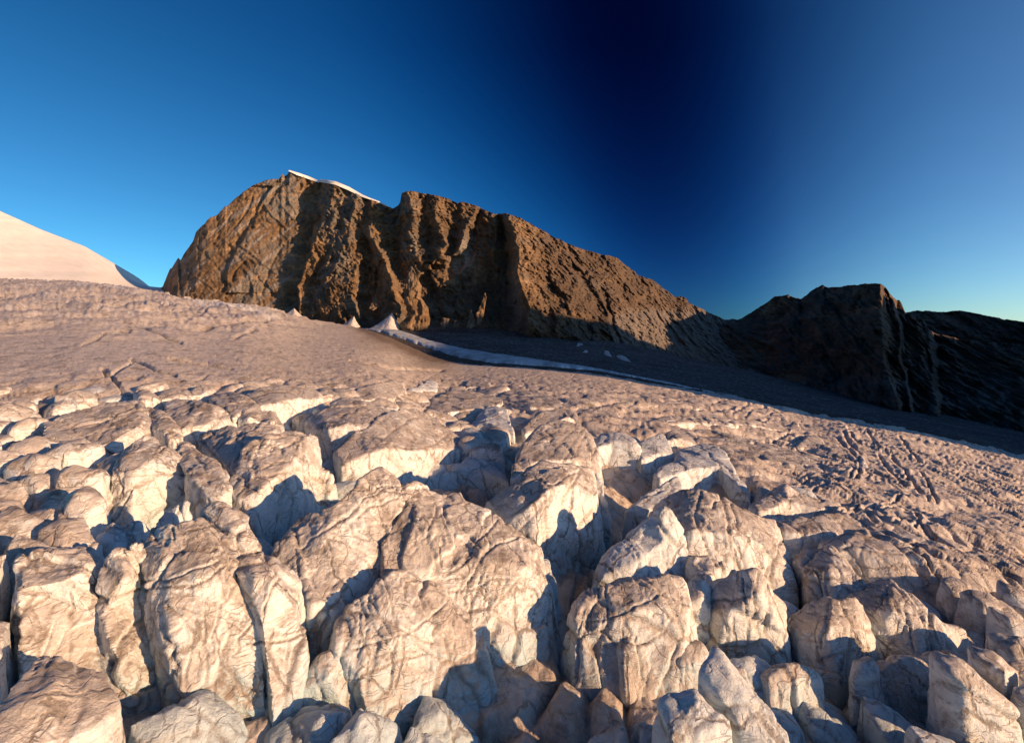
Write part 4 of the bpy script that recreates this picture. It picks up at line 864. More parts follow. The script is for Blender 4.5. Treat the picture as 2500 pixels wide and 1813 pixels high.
S('D', "small ice knob with a sunlit tip behind the big fissured block", [(560, 250, -1.2), (640, 150, -.8), (690, 130, -.4), (760, 95, 0), (810, 78, .3), (855, 120, -.2), (860, 165, -.7)], [(580, 265, -1.5), (720, 200, -.8), (870, 210, -1.2)], [(600, 320), (880, 300)], mat=ICE2)
# ---- lower centre
S('E', "small rounded ice dome at the bottom edge left of the ribbed block", [(255, 1560, -4.6), (300, 1490, -4.1), (370, 1410, -3.6), (440, 1385, -3.4), (520, 1410, -3.6), (580, 1490, -4.2), (600, 1560, -4.8)], [(240, 1660, -5), (420, 1580, -4.2), (610, 1660, -5.2)], [(200, 1900), (620, 1900)], lean=.65)
S('E', "left wing of the large central ice block, a ridge sloping down to the left", [(55, 690, -1.4), (100, 610, -.8), (190, 490, .0), (280, 425, .6), (350, 440, .8), (480, 360, 1.6), (600, 260, 2.4), (670, 190, 2.8), (770, 118, 3.3), (860, 170, 3.1), (900, 230, 2.8), (960, 340, 2.2)],
  [(60, 760, -1.8), (240, 900, -2.0), (320, 1070, -2.4), (440, 1010, -2.2), (560, 915, -1.8), (690, 740, -1.0), (790, 640, -.4)], [(60, 850), (200, 1080), (300, 1180), (420, 1150), (560, 1080), (700, 1000), (800, 880), (850, 700)], inner=[(400, 580, .3), (640, 430, 1.2), (760, 300, 2.2)])
S('E', "largest ice block in the lower centre, dirty top and bright right wall", [(800, 640, -.2), (880, 500, .8), (970, 350, 2.2), (900, 225, 2.9), (1040, 228, 3.0), (1200, 300, 2.6), (1240, 300, 2.5), (1340, 283, 2.5), (1370, 345, 2.4), (1500, 400, 2), (1690, 520, 1.1), (1760, 590, .6), (1880, 670, -.3)],
  [(800, 830, -1.4), (960, 850, -1.0), (1250, 800, 0), (1600, 760, 0.3), (1790, 800, -.2), (1940, 880, -1.6)], [(830, 880), (1000, 900), (1210, 980), (1310, 1160), (1430, 1260), (1510, 1400), (1580, 1680), (1880, 1640), (1985, 1400), (1970, 1100)], inner=[(1150, 560, 1.5), (1450, 560, 1.3)], lean=.65)
S('E', "front ice block in the lower centre with parallel ribs fanning from its crest", [(470, 1290, -2.8), (500, 1180, -2.4), (560, 1060, -1.8), (700, 985, -1.2), (800, 880, -.6), (870, 840, -.4), (960, 845, -.4), (1090, 910, -.8), (1210, 965, -1.3), (1280, 1080, -1.9), (1420, 1230, -2.8), (1460, 1310, -3.3)],
  [(480, 1350, -3.1), (620, 1290, -2.7), (900, 1280, -2.1), (1240, 1200, -2), (1480, 1380, -3.5)], [(480, 1390), (640, 1560), (700, 1850), (1200, 1900), (1550, 1850), (1545, 1560), (1505, 1400)], inner=[(850, 1050, -1.1)], lean=.75)
# ---- right centre
S('B', "tall ice block right of the blue hollow with a sunlit wall half in shadow", [(1265, 1180, 0), (1380, 1100, 1), (1500, 1010, 2), (1590, 905, 2.8), (1690, 845, 3.3), (1790, 868, 3.2), (1960, 890, 2.6), (2090, 930, 1.8), (2110, 1050, .8)],
  [(1440, 1340, -1), (1600, 1220, .6), (1740, 1090, 2.0), (1880, 1040, 2.2), (2000, 1010, 1.7), (2125, 1150, 0)], [(1500, 1380), (1650, 1500), (1690, 1700), (1890, 1740), (1990, 1680), (2110, 1620), (2140, 1450)], inner=[(1650, 980, 2.5)])
S('B', "narrow sunlit ice fin tucked behind the right side of the tall block", [(2085, 1010, .3), (2110, 950, .8), (2150, 1000, .5), (2180, 1100, -.2), (2225, 1200, -1.3)], [(2090, 1100, -.3), (2140, 1090, -.2), (2230, 1225, -1.6)], [(2120, 1260), (2200, 1260)], mat=ICE2)
S('B', "high sharp-crested ice block behind the tall block, smooth lined face", [(1450, 1000, -.4), (1510, 800, 1.2), (1560, 700, 2), (1680, 580, 3), (1800, 530, 3.4), (1880, 540, 3.4), (1960, 560, 3.1), (2040, 590, 2.8), (2090, 660, 2), (2130, 780, .8), (2145, 900, -.4)],
  [(1460, 1010, -.6), (1650, 860, .8), (1900, 840, 1.1), (2080, 860, .5), (2145, 980, -1.2)], [(1500, 1100), (1800, 1180), (2100, 1220), (2200, 1230)], inner=[(1800, 680, 2.3)])
S('B', "dirty rounded ice dome behind the high sharp-crested block", [(1545, 600, -.3), (1620, 520, .8), (1700, 465, 1.6), (1790, 450, 1.9), (1880, 460, 1.9), (1900, 500, 1.6), (1975, 540, .8)], [(1560, 640, -.8), (1800, 560, .3), (1980, 560, .2)], [(1580, 720), (1990, 660)])
S('B', "ice column with a narrow bright right wall in the middle of the icefall", [(1150, 560, -.5), (1250, 430, 1), (1330, 420, 1.3), (1420, 445, 1.1), (1450, 560, .3), (1480, 620, -.5)], [(1160, 600, -.8), (1250, 560, .2), (1350, 490, .9), (1420, 470, 1), (1475, 640, -.6)], [(1240, 870), (1360, 950), (1410, 900), (1475, 700)], mat=ICE2)
S('B', "broad low ice dome in the middle behind the bright column", [(780, 450, -1), (830, 370, 0), (950, 310, 1), (1070, 298, 1.3), (1200, 320, 1.1), (1320, 345, .8), (1380, 380, .5)], [(800, 470, -1), (950, 470, .2), (1150, 450, .4), (1260, 450, 0), (1385, 400, .2)], [(880, 580), (1000, 620), (1150, 640), (1240, 620), (1390, 480)])
S('B', "long rounded ice back with a dark seam, left of centre", [(-170, 540, -.8), (-60, 470, .3), (60, 410, .8), (150, 372, 1.1), (300, 380, 1.1), (420, 410, 1), (550, 432, .8), (480, 480, .9), (380, 560, .7)], [(-165, 600, -1.2), (0, 600, .2), (200, 570, .8), (330, 620, .2)], [(-140, 670), (50, 800), (110, 890), (170, 900), (260, 780)])
S('B', "big rounded ice dome left of the bright knob, with curved cracks", [(50, 780, -1.3), (200, 640, -.1), (330, 590, .6), (400, 500, 1.2), (560, 450, 1.8), (700, 450, 1.9), (790, 480, 1.6), (900, 560, .9), (1000, 640, .2), (1080, 700, -.5)],
  [(120, 890, -2.1), (280, 820, -1.1), (450, 760, 0), (700, 780, .1), (930, 760, -.5), (1065, 770, -1.3)], [(200, 1000), (300, 960), (480, 980), (620, 1040), (660, 1020), (860, 980), (1065, 930)], inner=[(600, 600, 1.2)])
S('B', "bright smooth ice knob between the dome and the column", [(1010, 640, -.5), (1080, 605, .3), (1150, 597, .4), (1200, 630, .2), (1215, 700, -.5)], [(1060, 720, -.9), (1140, 680, 0), (1215, 740, -1)], [(1090, 850), (1130, 980), (1200, 950), (1235, 860)], lean=.1, mat=ICE2)
S('B', "shaded blue ice wall deep in the central hollow", [(740, 960, -3.2), (850, 900, -2.6), (1060, 880, -2.2), (1120, 815, -1.7), (1190, 860, -2.1), (1215, 835, -1.9), (1300, 890, -2.4), (1380, 960, -3), (1430, 1030, -3.6)], [(760, 1000, -3.7), (900, 960, -3), (1180, 900, -2.3), (1380, 1000, -3.4), (1440, 1050, -3.9)], [(860, 1150), (1080, 1200), (1300, 1200)], mat=ICE2)
# ---- upper left
S('A', "left ice block with a bright wall over a jagged blue shadow", [(85, 880, -1), (180, 820, -.1), (290, 770, .5), (430, 680, 1.3), (470, 645, 1.6), (540, 640, 1.6), (580, 710, 1.1), (660, 760, .8), (730, 830, .1)],
  [(100, 960, -1.3), (200, 990, -.7), (400, 960, .0), (560, 850, .6), (640, 800, .6), (745, 845, -.1)], [(150, 1100), (250, 1360), (420, 1380), (600, 1400), (1000, 1270), (880, 1020)], inner=[(350, 850, .5)])
S('A', "long rounded ice rib running down beside the dark cleft", [(720, 780, 0), (740, 710, .4), (810, 700, .6), (880, 760, .5), (980, 830, .4), (1060, 930, .2), (1120, 1020, 0), (1155, 1110, -.6)], [(730, 830, -.4), (800, 900, .1), (880, 1000, .0), (960, 1090, -.5), (1060, 1140, -.8), (1155, 1140, -1.1)], [(860, 1060), (1000, 1230), (1060, 1240), (1160, 1170)])
S('A', "large ice block left of centre with a bright crumbling corner over deep blue shade", [(1170, 1050, -.8), (1200, 930, 0), (1280, 780, 1.1), (1330, 720, 1.6), (1480, 660, 2.1), (1600, 610, 2.3), (1680, 620, 2.3), (1760, 640, 2), (1830, 650, 1.7), (1850, 740, .8), (1860, 860, -.4)],
  [(1180, 1120, -1.2), (1260, 1160, -1.1), (1420, 1080, -.2), (1540, 980, .4), (1650, 880, .9), (1720, 760, 1.5), (1850, 900, -.7)], [(1290, 1300), (1370, 1480), (1500, 1620), (1700, 1600), (1920, 1360), (1970, 960)], inner=[(1400, 850, .9), (1600, 730, 1.6)])
S('A', "slanting dirty ice block just left of the crumbling corner block", [(930, 660, -.3), (1000, 640, .3), (1150, 595, .9), (1240, 610, 1), (1290, 570, 1.2), (1430, 560, 1.3), (1560, 600, 1.2), (1480, 650, 1.2), (1330, 710, 1), (1280, 790, .6), (1200, 930, -.2)], [(940, 740, -.9), (1020, 830, -.7), (1090, 850, -.3), (1150, 960, -.7), (1170, 1050, -1.1)], [(950, 820), (1060, 1020), (1140, 1120), (1165, 1115)])
S('A', "ice block with a split bright face above a straight blue shadow, upper left", [(650, 480, -.3), (640, 400, 0), (750, 360, .8), (850, 370, 1), (960, 400, 1.2), (1050, 420, 1.2), (1110, 460, .7), (1130, 510, .1)], [(670, 540, -.6), (800, 600, -.3), (990, 565, .2), (1100, 520, .2), (1140, 540, -.2)], [(800, 660), (830, 740), (960, 780), (1160, 650)])
S('A', "wide wrinkled ice block at the left edge above the pale walled block", [(-300, 560, 0), (30, 440, .6), (200, 400, 1), (430, 380, 1.3), (455, 440, 1), (480, 500, .6), (510, 590, -.1)], [(-300, 700, -.5), (100, 720, -.7), (180, 745, -.7), (370, 630, .1), (470, 570, .4), (520, 620, -.4)], [(-300, 820), (120, 830), (300, 790), (440, 720), (540, 660)])
S('A', "thin ice strip between two clefts at upper left", [(495, 470, 0), (510, 430, .4), (600, 450, .5), (700, 560, .3), (790, 680, -.4)], [(515, 570, -.4), (600, 600, 0), (700, 650, -.2), (800, 695, -.7)], [(560, 660), (700, 740), (810, 740)])
S('A', "small sunlit ice cube beside the straight cleft at upper left", [(410, 300, .3), (450, 292, .7), (510, 300, .7), (560, 370, .2)], [(420, 340, 0), (470, 380, .3), (575, 395, -.2)], [(440, 420), (500, 460), (575, 430)])
S('A', "low lumpy ice block right of the small sunlit cube", [(570, 360, .0), (640, 300, .5), (760, 270, .7), (830, 300, .6), (845, 340, .3)], [(590, 380, -.2), (700, 360, .3), (850, 350, .1)], [(600, 410), (720, 400), (850, 380)])
S('A', "dirt-veined ice block above the crumbling corner block", [(990, 340, 0), (1150, 300, .8), (1250, 330, 1), (1380, 400, .8), (1430, 460, .4)], [(1040, 430, 0), (1130, 440, .2), (1200, 520, 0), (1260, 470, .3), (1420, 480, 0)], [(1060, 480), (1190, 580), (1240, 580), (1420, 580)])
S('A', "pair of grey ice humps in front of the veined block", [(1220, 510, -.3), (1270, 460, .3), (1340, 445, .6), (1420, 465, .4), (1500, 460, .5), (1550, 540, 0), (1580, 600, -.5)], [(1225, 540, -.6), (1330, 530, .1), (1420, 540, -.2), (1500, 560, 0), (1580, 605, -.7)], [(1240, 590), (1400, 590), (1590, 630)])
S('A', "ice block with an overhanging bright rim above a square blue hollow", [(1300, 340, .2), (1400, 280, 1.1), (1600, 260, 1.5), (1800, 275, 1.5), (1870, 310, 1.2), (1885, 350, .7)], [(1400, 420, 0), (1550, 400, .7), (1680, 370, .9), (1880, 360, .6)], [(1400, 460), (1570, 600), (1640, 650), (1800, 650), (1900, 440)], lean=.12)
S('A', "small bright ice block in the far left part of the icefall", [(845, 320, 0), (900, 262, .5), (970, 255, .6), (1030, 280, .4)], [(850, 340, -.1), (950, 325, .2), (1035, 300, 0)], [(850, 370), (950, 360), (1040, 320)])
S('A', "small fluted ice block beside the overhanging rim", [(1870, 290, 0), (1950, 275, .5), (2030, 290, .5), (2070, 350, -.1)], [(1880, 350, -.2), (1980, 330, .2), (2070, 360, -.2)], [(1890, 420), (1990, 420), (2060, 400)])
S('B', "dark-topped ice hump with a blue hollow on its right", [(200, 350, -.3), (230, 280, .5), (380, 240, 1), (480, 220, 1.1), (590, 230, 1.1), (610, 300, .5)], [(210, 380, -.5), (370, 370, 0), (500, 370, 0), (615, 320, .2)], [(360, 430), (500, 440), (650, 450)])
S('B', "bright angular ice face right of the dark-topped hump", [(620, 290, .2), (700, 270, .7), (790, 215, 1), (860, 230, .9), (870, 290, .2)], [(640, 320, .1), (780, 300, .3), (872, 300, 0)], [(740, 390), (790, 390), (880, 350)], mat=ICE2)
S('B', "small square ice block with a bright top corner, far centre", [(1085, 260, .3), (1110, 220, .8), (1200, 205, 1), (1280, 235, .7), (1290, 300, 0)], [(1095, 280, .2), (1190, 270, .4), (1292, 305, -.1)], [(1100, 320), (1290, 350)])
S('B', "broad ice block behind the dirty dome, pale flutes on its right", [(1310, 380, 0), (1400, 300, .9), (1480, 280, 1.1), (1640, 310, 1.1), (1770, 340, 1), (1850, 390, .7), (1905, 440, .2)], [(1480, 430, 0), (1600, 430, .5), (1760, 440, .4), (1905, 470, -.3)], [(1530, 570), (1600, 590), (1700, 560), (1905, 520)])
S('B', "cracked low ice shelf between the broad block and the right-hand bars", [(1910, 440, 0), (1960, 370, .6), (2100, 350, .7), (2240, 400, .5), (2300, 500, .2)], [(1980, 540, -.4), (2120, 510, .2), (2300, 540, -.2)], [(1990, 600), (2120, 690), (2300, 660)])
# ---- right
S('C', "tall bright ice block with fluted front and a blue shadow across its base", [(140, 440, 0), (170, 400, .8), (250, 390, 1.1), (320, 400, 1.2), (380, 440, .9), (410, 480, .2)], [(150, 480, -.1), (250, 450, .6), (350, 465, .5), (418, 540, -.8)], [(165, 700), (230, 830), (330, 850), (440, 740)], lean=.18, mat=ICE2)
S('C', "pointed ice pyramid standing right of the tall bright block", [(405, 460, 0), (480, 420, .7), (545, 390, 1.4), (590, 450, .5), (612, 530, -.7)], [(415, 560, -1.1), (520, 520, -.4), (622, 545, -1)], [(430, 660), (560, 640), (640, 610)], mat=ICE2)
S('C', "small rounded ice block right of the pyramid", [(565, 400, .2), (600, 372, .7), (690, 372, .9), (740, 390, .7), (770, 450, 0)], [(575, 440, 0), (650, 430, .4), (768, 470, -.3)], [(610, 520), (700, 520), (770, 490)])
S('C', "long pale bar of ice with a straight edge, right of centre", [(480, 320, .3), (560, 298, .9), (760, 292, 1.2), (1000, 310, 1.2), (1200, 335, .9), (1300, 365, .4), (1330, 385, 0)], [(500, 345, .1), (700, 335, .8), (950, 345, .7), (1150, 355, .5), (1335, 390, -.1)], [(600, 390), (740, 400), (900, 440), (1100, 465), (1190, 470), (1335, 405)], rough=1.7, lean=.8)
S('C', "thin bright-edged bar of ice behind the long pale bar", [(180, 215, .2), (400, 205, .7), (700, 205, .8), (900, 215, .7), (1000, 240, .2)], [(200, 235, .1), (500, 228, .4), (750, 250, .3), (1000, 255, -.1)], [(300, 290), (740, 300), (985, 288)], rough=1.7, lean=.8)
S('C', "broad low ice back streaked with brown at right", [(740, 400, -.3), (760, 372, .3), (900, 390, .6), (1080, 440, .4), (1250, 480, .7), (1500, 540, .6), (1680, 580, .2), (1695, 620, -.4)], [(760, 450, -.4), (1000, 560, .1), (1300, 610, .1), (1560, 650, -.2), (1700, 640, -.6)], [(780, 490), (960, 620), (1060, 740), (1250, 740), (1400, 710), (1600, 700), (1700, 700)], rough=1.7, lean=.8)
S('C', "bright fluted ice block in front of the brown-streaked back", [(510, 650, -1), (560, 600, -.4), (640, 560, -.1), (650, 500, .1), (720, 480, .4), (800, 458, .9), (870, 470, 1.1), (940, 520, .8), (1000, 640, 0), (1060, 720, -.6), (1092, 790, -1.4)],
  [(530, 680, -1.4), (700, 620, -.1), (880, 600, .3), (1000, 700, -.4), (1098, 825, -2)], [(560, 740), (700, 790), (900, 850), (1030, 870), (1120, 880)], mat=ICE2)
S('C', "smooth sloping ice slab in front of the fluted block", [(330, 870, -2.2), (450, 780, -1.2), (560, 700, -.2), (640, 660, .5), (665, 690, .1)], [(340, 890, -2.5), (480, 860, -1.8), (600, 790, -1), (670, 740, -.5)], [(420, 910), (560, 900), (670, 830)], mat=ICE2)
S('F', "huge cracked ice dome right of the sharp pyramid", [(680, 220, -.5), (740, 165, .7), (850, 110, 2.2), (940, 103, 2.6), (1040, 130, 2.3), (1150, 200, 1.7), (1250, 240, 1.2), (1350, 270, .5), (1380, 370, -.5), (1410, 470, -1.4)],
  [(760, 340, -.6), (880, 330, .8), (1100, 350, .9), (1300, 410, .0), (1440, 580, -2.2)], [(860, 500), (900, 660), (1000, 680), (1150, 680), (1300, 700), (1400, 760), (1475, 720)], inner=[(1000, 220, 1.9), (1180, 290, 1.2)])
S('F', "sharp pale ice pyramid with a snowy frosted face", [(370, 570, -2.8), (450, 440, -1.4), (560, 330, .1), (660, 250, 1.6), (735, 200, 2.8), (790, 280, 1.5), (850, 370, 0), (885, 480, -1.6)], [(370, 600, -3), (550, 520, -1.7), (730, 380, .2), (800, 440, -.6), (890, 560, -2.4)], [(480, 680), (600, 700), (760, 700), (880, 660)], inner=[(700, 300, 1.2)], mat=ICE2)
S('F', "round-shouldered dirty ice block below the sharp pyramid", [(250, 800, -2.5), (290, 720, -1.8), (400, 650, -1), (520, 620, -.5), (660, 600, 0), (740, 580, .2), (830, 600, 0), (860, 650, -.4), (870, 740, -1)], [(250, 840, -2.9), (420, 820, -2.1), (560, 780, -1.4), (720, 740, -.8), (855, 850, -1.9)], [(240, 960), (230, 1400), (420, 1500), (820, 1500), (830, 960)], lean=.65)
S('F', "smooth bright ice boss bulging from the bottom right of centre", [(515, 1000, -3.6), (540, 920, -3), (600, 860, -2.5), (660, 840, -2.3), (740, 870, -2.5), (800, 930, -3), (830, 1020, -3.8)], [(510, 1060, -4.1), (660, 960, -3.2), (820, 1080, -4.2)], [(520, 1250), (600, 1450), (800, 1450), (820, 1200)], lean=.75)
S('F', "narrow upright ice finger between two big blocks", [(870, 680, -1.8), (890, 620, -1.1), (940, 610, -1), (975, 650, -1.5)], [(862, 740, -2.1), (930, 700, -1.4), (975, 760, -2.1)], [(825, 930), (850, 1000), (960, 1000), (975, 900)], lean=.15)
S('F', "small ice wedge behind the upright finger", [(885, 520, -1.2), (900, 480, -.7), (980, 475, -.6), (1060, 510, -.8), (1075, 560, -1.3)], [(888, 600, -1.9), (980, 590, -1.2), (1075, 580, -1.7)], [(890, 680), (990, 700), (1070, 640)])
S('F', "squat ice block under the upright finger at the bottom edge", [(815, 1060, -3.8), (840, 980, -3.2), (930, 955, -3), (975, 1010, -3.6)], [(815, 1100, -4.2), (900, 1060, -3.6), (978, 1100, -4.2)], [(810, 1500), (985, 1500)], lean=.65)
S('F', "tall twin-ridged ice block at the bottom, right of the finger", [(985, 700, -2), (1030, 630, -1), (1150, 560, .4), (1195, 565, .8), (1245, 550, 1), (1280, 600, .5), (1330, 670, -.4), (1400, 750, -1.5)], [(985, 800, -2.7), (1100, 760, -1.3), (1180, 740, -.7), (1240, 680, 0), (1320, 780, -1.2), (1402, 850, -2.4)], [(970, 1130), (1020, 1250), (1220, 1250), (1390, 1080), (1405, 920)], lean=.28)
S('F', "angular ice block with a pointed crest at lower right", [(1480, 800, -2.3), (1560, 760, -1.6), (1660, 715, -.6), (1700, 740, -.8), (1780, 700, -.5), (1830, 730, -.9), (1870, 830, -1.7), (1895, 930, -2.8)], [(1480, 900, -3.1), (1640, 860, -1.7), (1780, 850, -1.6), (1895, 970, -3.3)], [(1480, 1050), (1560, 1130), (1700, 1200), (1860, 1100)], lean=.65)
S('F', "rough ice block with a curved dark seam at the right edge", [(1820, 700, -1.7), (1880, 650, -1), (1990, 605, -.1), (2060, 660, -.4), (2150, 740, -.9), (2260, 860, -1.8), (2500, 900, -2)], [(1830, 780, -2.2), (1990, 770, -1), (2150, 860, -1.7), (2300, 970, -2.8), (2500, 990, -3)], [(1890, 930), (1900, 1080), (2120, 1080), (2260, 1060), (2500, 1150)], lean=.65)
S('F', "leaning ice block above the pointed crest, shadow on its left flank", [(1480, 490, -1.1), (1560, 450, -.4), (1660, 418, .4), (1720, 480, 0), (1800, 560, -.5), (1830, 620, -1)], [(1530, 570, -1.4), (1650, 550, -.5), (1825, 660, -1.5)], [(1540, 740), (1600, 780), (1700, 740), (1820, 720)])
S('F', "bright smooth-sided ice ridge at right with a long sunlit face", [(1640, 410, -.5), (1720, 360, .4), (1800, 330, 1), (1880, 360, .9), (1990, 390, .9), (2060, 460, .4), (2120, 540, -.3), (2170, 600, -1)], [(1690, 440, -.4), (1730, 400, .3), (1900, 430, .6), (2050, 500, .1), (2165, 615, -1.2)], [(1780, 600), (1850, 670), (2000, 660), (2080, 660), (2170, 640)])
S('F', "low peaked ice hump at right with a shaded left slope", [(1230, 190, -.8), (1320, 120, .1), (1405, 70, 1.5), (1470, 120, .6), (1560, 150, .3), (1700, 180, 0)], [(1250, 225, -1.1), (1340, 200, -.5), (1410, 160, .1), (1600, 210, -.2), (1700, 200, -.3)], [(1290, 290), (1350, 300), (1500, 290), (1690, 240)])
S('F', "low ragged ice shelf below the peaked hump", [(1370, 290, -.5), (1480, 250, .3), (1540, 265, .3), (1620, 240, .6), (1740, 235, .6), (1850, 330, 0)], [(1390, 340, -.8), (1600, 340, -.1), (1845, 355, -.3)], [(1390, 410), (1460, 430), (1640, 430), (1850, 380)])
S('F', "wide low ice ridge at the right edge behind the bright smooth-sided ridge", [(1860, 300, 0), (1960, 260, .4), (2060, 330, .3), (2250, 420, .3), (2500, 480, .2)], [(1880, 330, -.2), (2050, 370, .1), (2250, 470, 0), (2500, 540, -.1)], [(1900, 370), (2070, 440), (2250, 600), (2500, 640)])
S('F', "small lumpy ice block at the bottom edge beside the dirt pile", [(1300, 1150, -3.6), (1380, 1090, -3), (1470, 1070, -2.8), (1540, 1100, -3), (1590, 1160, -3.5)], [(1310, 1200, -4), (1450, 1150, -3.4), (1590, 1200, -4)], [(1320, 1350), (1600, 1350)], lean=.65)
S('F', "small dark pointed ice tooth at the bottom right", [(1790, 1150, -3.2), (1830, 1080, -2.6), (1880, 1048, -2.3), (1915, 1100, -2.9)], [(1790, 1180, -3.6), (1860, 1140, -3), (1920, 1170, -3.6)], [(1790, 1400), (1930, 1400)], lean=.65)
S('F', "blocky ice hump filling the bottom right corner", [(1930, 1120, -3.2), (1980, 1060, -2.7), (2100, 1040, -2.5), (2180, 1060, -2.7), (2260, 1000, -2.3), (2500, 1050, -2.5)], [(1930, 1160, -3.6), (2100, 1120, -3), (2260, 1110, -3), (2500, 1150, -3.2)], [(1940, 1400), (2500, 1450)], lean=.65)
S('F', "small ice nub at the bottom edge under the twin-ridged block", [(1020, 1150, -4.2), (1100, 1100, -3.8), (1170, 1090, -3.6), (1210, 1140, -4)], [(1020, 1180, -4.5), (1120, 1150, -4), (1215, 1180, -4.5)], [(1030, 1400), (1220, 1400)], lean=.65)
S('C', "small angular bright ice block with a shaded left side, high on the right", [(1370, 480, 0), (1440, 410, 1), (1490, 405, 1.1), (1530, 430, .7), (1560, 480, 0)], [(1380, 497, -.2), (1450, 470, .2), (1568, 505, -.3)], [(1400, 525), (1480, 545), (1572, 545)])
S('C', "lone thin ice spire beside a small blue pit at the far right", [(1740, 660, 0), (1770, 580, .8), (1785, 540, 1.4), (1810, 590, .8), (1850, 660, 0)], [(1745, 690, -.2), (1790, 640, .4), (1862, 680, -.2)], [(1750, 712), (1850, 706)], mat=ICE2)
S('C', "small ice lump at the right end of the thin bright-edged bar", [(1220, 290, 0), (1260, 260, .6), (1300, 290, .6), (1330, 330, 0)], [(1225, 302, 0), (1275, 300, .2), (1332, 345, -.1)], [(1240, 328), (1335, 375)])
S('C', "pair-sized ice tooth just right of the long pale bar", [(1330, 370, 0), (1355, 325, .7), (1385, 335, .6), (1405, 380, 0)], [(1332, 382, -.1), (1370, 370, .2), (1408, 390, -.1)], [(1340, 402), (1408, 405)])
S('C', "pale lens-shaped ice bank below the angular bright block", [(1560, 600, 0), (1620, 570, .6), (1690, 590, .5), (1700, 630, 0)], [(1562, 625, 0), (1630, 610, .2), (1702, 640, -.2)], [(1580, 655), (1690, 662)])
S('C', "low ice bar between the thin bar and the small ice lump", [(990, 260, 0), (1050, 235, .6), (1150, 260, .6), (1230, 300, 0)], [(1000, 275, 0), (1120, 280, .2), (1232, 315, -.1)], [(1050, 298), (1230, 335)], rough=1.5)
print("traced seracs", len(FOOTPRINTS), "tris", NTRI)
# ------------------------------------------------------------ smaller blocks between and beyond the large ones
def clip_poly(poly, n, c):
    out = []
    for (a, b) in zip(poly, poly[1:]+poly[:1]):
        da = a[0]*n[0]+a[1]*n[1]-c; db = b[0]*n[0]+b[1]*n[1]-c
        if da <= 0: out.append(a)
        if (da < 0) != (db < 0):
            t = da/(da-db); out.append((a[0]+t*(b[0]-a[0]), a[1]+t*(b[1]-a[1])))
    return out
TRI = np.array(FP_TRI)
def covered(x, y, grow=0.0):
    a, b, c = TRI[:, 0], TRI[:, 1], TRI[:, 2]; p = np.array([x, y])
    def cr(o, s, t): return (s[:, 0]-o[:, 0])*(t[:, 1]-o[:, 1])-(s[:, 1]-o[:, 1])*(t[:, 0]-o[:, 0])
    P = np.tile(p, (len(TRI), 1)); d1, d2, d3 = cr(a, b, P), cr(b, c, P), cr(c, a, P)
    return bool((((d1 >= 0) & (d2 >= 0) & (d3 >= 0)) | ((d1 <= 0) & (d2 <= 0) & (d3 <= 0))).any())
sites = []
def cellsize(y): return 7.5 if y < 41 else 4.6 if y < 60 else (4.2+(y-60)*.035)
y = 27.0
while y < 235:
    cs = cellsize(y); x = -1.15*y-8
    while x < 1.15*y+8:
        sites.append((x+rng.uniform(-.38, .38)*cs*1.25, y+rng.uniform(-.38, .38)*cs)); x += cs*1.25
    y += cs
sites = np.array(sites)
def px_of(x, y, z): return CX+FPX*x/y, HROW-FPX*z/y
NFILL = 0
FILLS = []
